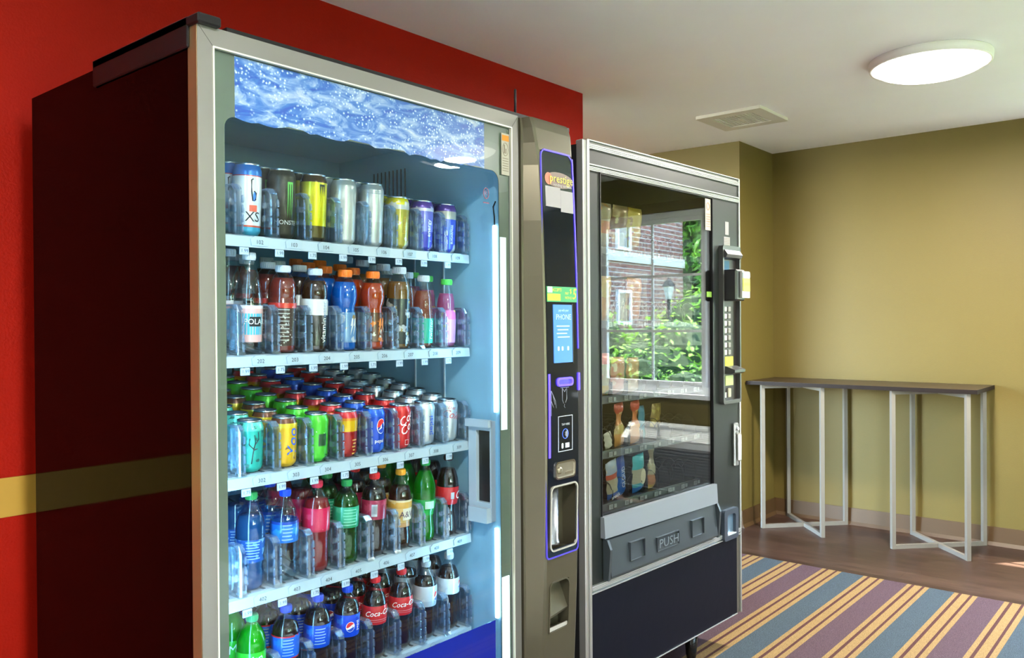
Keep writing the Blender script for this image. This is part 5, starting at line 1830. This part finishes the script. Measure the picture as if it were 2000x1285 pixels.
MB().box(.852, .912, -.004, -.001, 1.030, 1.068).obj('coin_label', mat('coin_label_lime', (.50, .58, .22), .4), sp)
MB().bbox(.868, .888, -.008, -.001, .985, 1.020, .002).obj('reject_button', mat('beige_button', (.45, .42, .30), .4), sp)
MB().box(.845, .858, -.004, -.001, .985, 1.005).obj('small_label', KEY, sp)
# handle
mb = MB()
mb.bbox(.912, .946, -.010, .003, .716, .882, .004)
hd = mb.obj('lock_plate', mat('lock_steel', (.36, .37, .37), .3, .8), sm)
MB().bbox(.918, .940, -.026, -.010, .735, .845, .006).obj('handle', mat('lock_bright', (.66, .66, .62), .25, .8), hd)
MB().lathe([(.007, 0), (.007, .006)], 12).obj('lock_cylinder', ALU, hd).matrix_local = Matrix.Translation((.930, -.010, .860)) @ Matrix.Rotation(math.radians(90), 4, 'X')
# coin return cup
mb = MB(); mb.ring(rrect(.818, .930, .443, .560, .012, 4), rrect(.842, .908, .462, .540, .014, 4), 1, -.014, .003)
cr_ = mb.obj('coin_return_bezel', mat('blue_black_bezel', (.045, .06, .08), .3), sm)
MB().box(.842, .908, -.002, .002, .462, .540).obj('coin_return_cup', mat('cup_steel_blue', (.22, .34, .46), .25, .5), cr_)
MB().box(.842, .908, -.016, -.004, .462, .466).obj('coin_return_lip', mat('lip_pale', (.6, .68, .7), .3, .3), cr_)
# stickers
mb = MB(); mb.box(.716, .756, .0035, .0048, 1.612, 1.728)
s1 = mb.obj('warning_sticker', mat('cream_sticker', (1, 1, 1)), sm)
mb = MB()
mb.ring([(.736 + .012 * math.cos(a * .5236), 1.700 + .015 * math.sin(a * .5236)) for a in range(12)], [(.736 + .009 * math.cos(a * .5236), 1.700 + .012 * math.sin(a * .5236)) for a in range(12)], 1, .0028, .0034)
for k in range(6):
    mb.box(.722, .750, .0028, .0034, 1.670 - k * .009, 1.672 - k * .009)
mb.obj('sticker_print', mat('brown_red_ink', (.35, .15, .08), .5), s1)
MB().box(.862, .890, .0008, .002, 1.605, 1.655).obj('small_sticker', PAP, sm)
mb = MB(); mb.box(.852, .900, .0008, .002, 1.562, 1.597)
s2 = mb.obj('small_sticker', PAP, sm)
mb = MB()
for k in range(5):
    mb.box(.855, .897, .0002, .0008, 1.566 + k * .006, 1.568 + k * .006)
mb.obj('sticker_print', mat('grey_ink', (1, 1, 1)), s2)
MB().box(.725, .765, .004, .0055, 1.365, 1.385).obj('lime_strip', mat('lime_strip_print', (.22, .40, .05), .4), sm)

# trays with coils
CHR = mat('coil_wire', (.035, .035, .038), .35, .5)
TRL = mat('tray_rail_clear', (.055, .065, .07), .25)
TAGS = mat('snack_tag', (.30, .32, .32), .5)
SNZ = [1.515, 1.275, 1.030, .852, .680]
SCOL = [.105 + .0905 * k for k in range(8)]
for ti, z in enumerate(SNZ):
    mb = MB()
    mb.box(.062, .792, .075, .60, z - .006, z)
    for k in range(9):
        x = .0625 + .0905 * k
        mb.box(x - .001, x + .001, .09, .60, z, z + .045)
    mb.obj('tray', mat('tray_dark_steel', (.035, .04, .045), .35, .4), sm)
    tr = MB().prism([(.060, z - .020), (.072, z - .022), (.074, z + .004), (.066, z + .004)], 0, .062, .792).obj('tray_rail', TRL, sm)
    mb, nb = MB(), MB()
    for k, x in enumerate(SCOL):
        mb.box(x - .018, x + .004, .0585, .0600, z - .016, z - .001)
        txt(nb, '%s%d' % ('ABCDE'[ti], k + 1), .012, x - .007, .0580, z - .0085)
        mb.box(x + .010, x + .024, .0585, .0600, z - .014, z - .002)
    t1 = mb.obj('price_labels', TAGS, tr)
    nb.obj('label_lettering', INK, tr)
    for k, x in enumerate(SCOL):
        pth = [(x + .034 * math.cos(a * math.pi / 6), .085 + a * .0035, z + .037 + .034 * math.sin(a * math.pi / 6)) for a in range(0, 12 * 5)]
        MB().tube(pth, .0013, 4).obj('coil', CHR, sm)


def pillow(wd, ht, th, mats, crimp=.06, twist=0.0, neck=None, n=8, m=12):
    """sealed packet: flat crimped ends, puffed middle"""
    mb_ = MB()
    for sgn in (-1, 1):
        vs = []
        for j in range(m + 1):
            v = j / m
            ww = wd
            e = min(1, min(v, 1 - v) / .14)
            puff = math.sin(min(1, e) * math.pi / 2)
            if v < crimp or v > 1 - crimp:
                puff = 0.02
            if neck and neck[0] < v:
                q = min(1, (v - neck[0]) / neck[1])
                ww = wd * (1 - (1 - neck[2]) * math.sin(q * math.pi) ** 1.0) if q < 1 else wd
                puff *= max(.2, 1 - .7 * math.sin(min(1, q) * math.pi))
            for i in range(n + 1):
                u = i / n
                s = math.sin(u * math.pi) ** .6
                x = (u - .5) * ww + .0015 * math.sin(v * 17 + i)
                y = sgn * th / 2 * s * puff + .0012 * math.sin(v * 23 + u * 9)
                x, y = x * math.cos(twist * v) - y * math.sin(twist * v), x * math.sin(twist * v) + y * math.cos(twist * v)
                vs.append((x, y, v * ht))
        fs = [(j * (n + 1) + i, j * (n + 1) + i + 1, (j + 1) * (n + 1) + i + 1, (j + 1) * (n + 1) + i) for j in range(m) for i in range(n)]
        mb_.add(vs, fs, 0, True)
    return mb_


def snack(name, look, col, ti, wd, ht, th, matl, lean=.0, cat='snack', deco=None, neck=None, y=.105, rz=0.0, dz=0.002, rows=1, side=0):
    x = SCOL[col] if isinstance(col, int) else col
    for r in range(rows):
        t = empty(name, (0, 0, 0), label='%s on the %s snack machine tray' % (look, ['top', 'second', 'third', 'fourth', 'lowest'][ti]), cat=cat, group='packets in the snack machine')
        pillow(wd, ht, th, None, neck=neck).obj('wrapper', matl, t)
        if deco:
            for nm, (f_, mm) in deco.items():
                f_().obj(nm, mm, t)
        lx, ly = x, y + r * .042
        wx = 2.087 + lx * math.cos(SA) - ly * math.sin(SA)
        wy = 1.454 + lx * math.sin(SA) + ly * math.cos(SA)
        t.location = (wx, wy, SNZ[ti] + dz)
        t.rotation_euler = (lean, side, SA + rz)


def word(s_, size, z, th=.012, width=None, tilt=0, vert=False):
    return lambda: txt(MB(), s_, size, 0, -th, z, width=width, vert=vert)


def oval(cx, cz, rx, rz_, yy):
    return lambda: MB().prism([(cx + rx * math.cos(a * math.pi / 10), cz + rz_ * math.sin(a * math.pi / 10)) for a in range(20)], 1, -yy, -yy + .001)


def pk(name, *a, **k):
    return art(name, *a, metal=.15, rough=.3, coat=.3, **k)


RS_ = .3
# top tray: chip bags
snack('chip_bag', 'orange and cream crisp bag', 1, 0, .085, .150, .045, pk('bag_orange_cream', [(0, (.50, .42, .30)), (.05, (.60, .16, .04)), (.09, (.45, .38, .25))], [((.6, .3, .08), 24, .58)]), cat='crisp bag', lean=.12)
snack('chip_bag', 'brown and cream crisp bag', 2, 0, .085, .150, .045, pk('bag_brown', [(0, (.40, .34, .26)), (.06, (.20, .08, .05)), (.11, (.35, .25, .12))], [((.5, .42, .2), 30, .6)]), cat='crisp bag', lean=.15)
snack('chip_bag', 'yellow crisp bag', 3, 0, .085, .150, .045, pk('bag_yellow', [(0, (.42, .30, .03)), (.05, (.55, .42, .05))], [((.3, .12, .03), 30, .6)]), cat='crisp bag', lean=.12)
# second tray
snack('chip_bag', 'salmon red tortilla chip bag', 0, 1, .085, .155, .045, pk('bag_salmon', [(0, (.42, .12, .07)), (.07, (.55, .22, .15)), (.13, (.50, .10, .05))], [((.6, .45, .3), 26, .60)]), cat='crisp bag', deco={'lettering': (word('TOSTADA', .030, .115, .020, .07), WINK)})
snack('chip_bag', 'orange tortilla chip bag', 1, 1, .085, .150, .045, pk('bag_orange', [(0, (.55, .25, .03)), (.08, (.60, .40, .05))], [((.5, .08, .03), 26, .60)]), cat='crisp bag', lean=.1)
snack('chip_bag', 'rust coloured crisp bag', 3, 1, .085, .150, .045, pk('bag_rust', [(0, (.42, .15, .03)), (.08, (.50, .2, .03))], [((.6, .5, .1), 26, .60)]), cat='crisp bag', lean=.1)
# third tray: bags
snack('chip_bag', 'yellow and green puff bag', 0, 2, .080, .140, .045, pk('bag_yellow_green', [(0, (.65, .30, .02)), (.04, (.25, .34, .06)), (.09, (.72, .58, .02))], [((.15, .3, .08), 30, .60)]), cat='crisp bag', lean=.05)
snack('chip_bag', 'red topped multicoloured snack bag', 1, 2, .080, .140, .045, pk('bag_multi', [(0, (.60, .40, .03)), (.035, (.45, .42, .22)), (.105, (.62, .10, .03))], [((.6, .3, .25), 30, .56), ((.2, .4, .1), 36, .62)]), cat='crisp bag', lean=.05)
snack('chip_bag', 'pink and red snack bag', 2, 2, .075, .125, .040, pk('bag_pink_red', [(0, (.55, .22, .18)), (.06, (.62, .16, .10))], [((.7, .5, .4), 34, .56)]), cat='crisp bag', lean=.05)
snack('chip_bag', 'orange speckled snack bag', 3, 2, .070, .120, .040, pk('bag_speckle', [(0, (.42, .28, .12)), (.06, (.55, .22, .05))], [((.6, .5, .3), 34, .58)]), cat='crisp bag', lean=.05)
# fourth tray: twisted orange packs and biscuits
WRAP = pk('orange_twist_wrapper', [(0, (.62, .30, .08)), (.045, (.55, .42, .14)), (.075, (.55, .22, .07)), (.115, (.55, .08, .04))], [((.68, .5, .25), 30, .58)])
snack('snack_packet', 'narrow orange packet with red folded top', .300, 3, .052, .150, .030, WRAP, neck=(.45, .40, .45), cat='snack packet', side=-.12, lean=.08)
snack('snack_packet', 'narrow orange packet with red top, nearer the middle', .395, 3, .052, .150, .030, pk('orange_red_wrapper', [(0, (.70, .30, .07)), (.07, (.60, .18, .05)), (.115, (.60, .07, .04))], [((.75, .45, .2), 30, .60)]), neck=(.45, .40, .45), cat='snack packet', side=-.10, lean=.08)
snack('snack_packet', 'slim blue packet', .495, 3, .035, .120, .022, pk('blue_slim_wrapper', [(0, (.03, .30, .45)), (.1, (.08, .35, .50))], [((.3, .5, .55), 34, .64)]), cat='snack packet', y=.14, side=-.05)
snack('snack_packet', 'golden brown packet', .605, 3, .060, .120, .025, pk('gold_wrapper', [(0, (.34, .24, .06))], [((.5, .4, .1), 34, .54)]), cat='snack packet', y=.16, lean=.1)
snack('snack_packet', 'cream triangular packet at the glass edge', .235, 3, .040, .055, .020, mat('cream_pack', (.6, .58, .46), .4), cat='snack packet', y=.10, side=-.2)
# lowest tray: pastries
BLUW = pk('blue_pastry_wrapper', [(0, (.02, .12, .42)), (.025, (.50, .44, .30)), (.075, (.55, .10, .05)), (.092, (.42, .48, .58))], [((.62, .56, .42), 20, .60)])
snack('pastry_packet', 'blue pastry packet with red stripe and pastry picture', .262, 4, .062, .135, .026, BLUW, cat='pastry packet', side=-.22, lean=.10, deco={'lettering': (word('snack', .018, .012, .014, .05), WINK)})
snack('pastry_packet', 'deep blue pastry packet with white lettering', .325, 4, .050, .140, .026, pk('deep_blue_wrapper', [(0, (.01, .12, .45)), (.1, (.015, .06, .38))], [((.3, .4, .6), 40, .66)]), cat='pastry packet', side=-.20, lean=.10, y=.115, deco={'lettering': (word('CLOUD', .026, .070, .0145, .075, vert=True), WINK)})
snack('pastry_packet', 'teal and cream packet with round biscuit picture', .412, 4, .068, .135, .028, pk('teal_pastry_wrapper', [(0, (.01, .14, .45)), (.022, (.05, .36, .42)), (.035, (.46, .42, .28)), (.085, (.04, .42, .46))], None), cat='pastry packet', side=-.12, lean=.10,
      deco={'biscuit_picture': (oval(.012, .055, .016, .028, .0150), mat('biscuit_cream', (.62, .56, .38), .5))})
snack('pastry_packet', 'tan wrapped packet with red patch', .500, 4, .042, .150, .026, pk('tan_wrapper', [(0, (.60, .38, .05)), (.015, (.50, .20, .08)), (.05, (.45, .40, .26)), (.09, (.30, .24, .16))], [((.55, .15, .06), 40, .62)]), neck=(.55, .40, .6), cat='pastry packet', side=-.08, lean=.05)
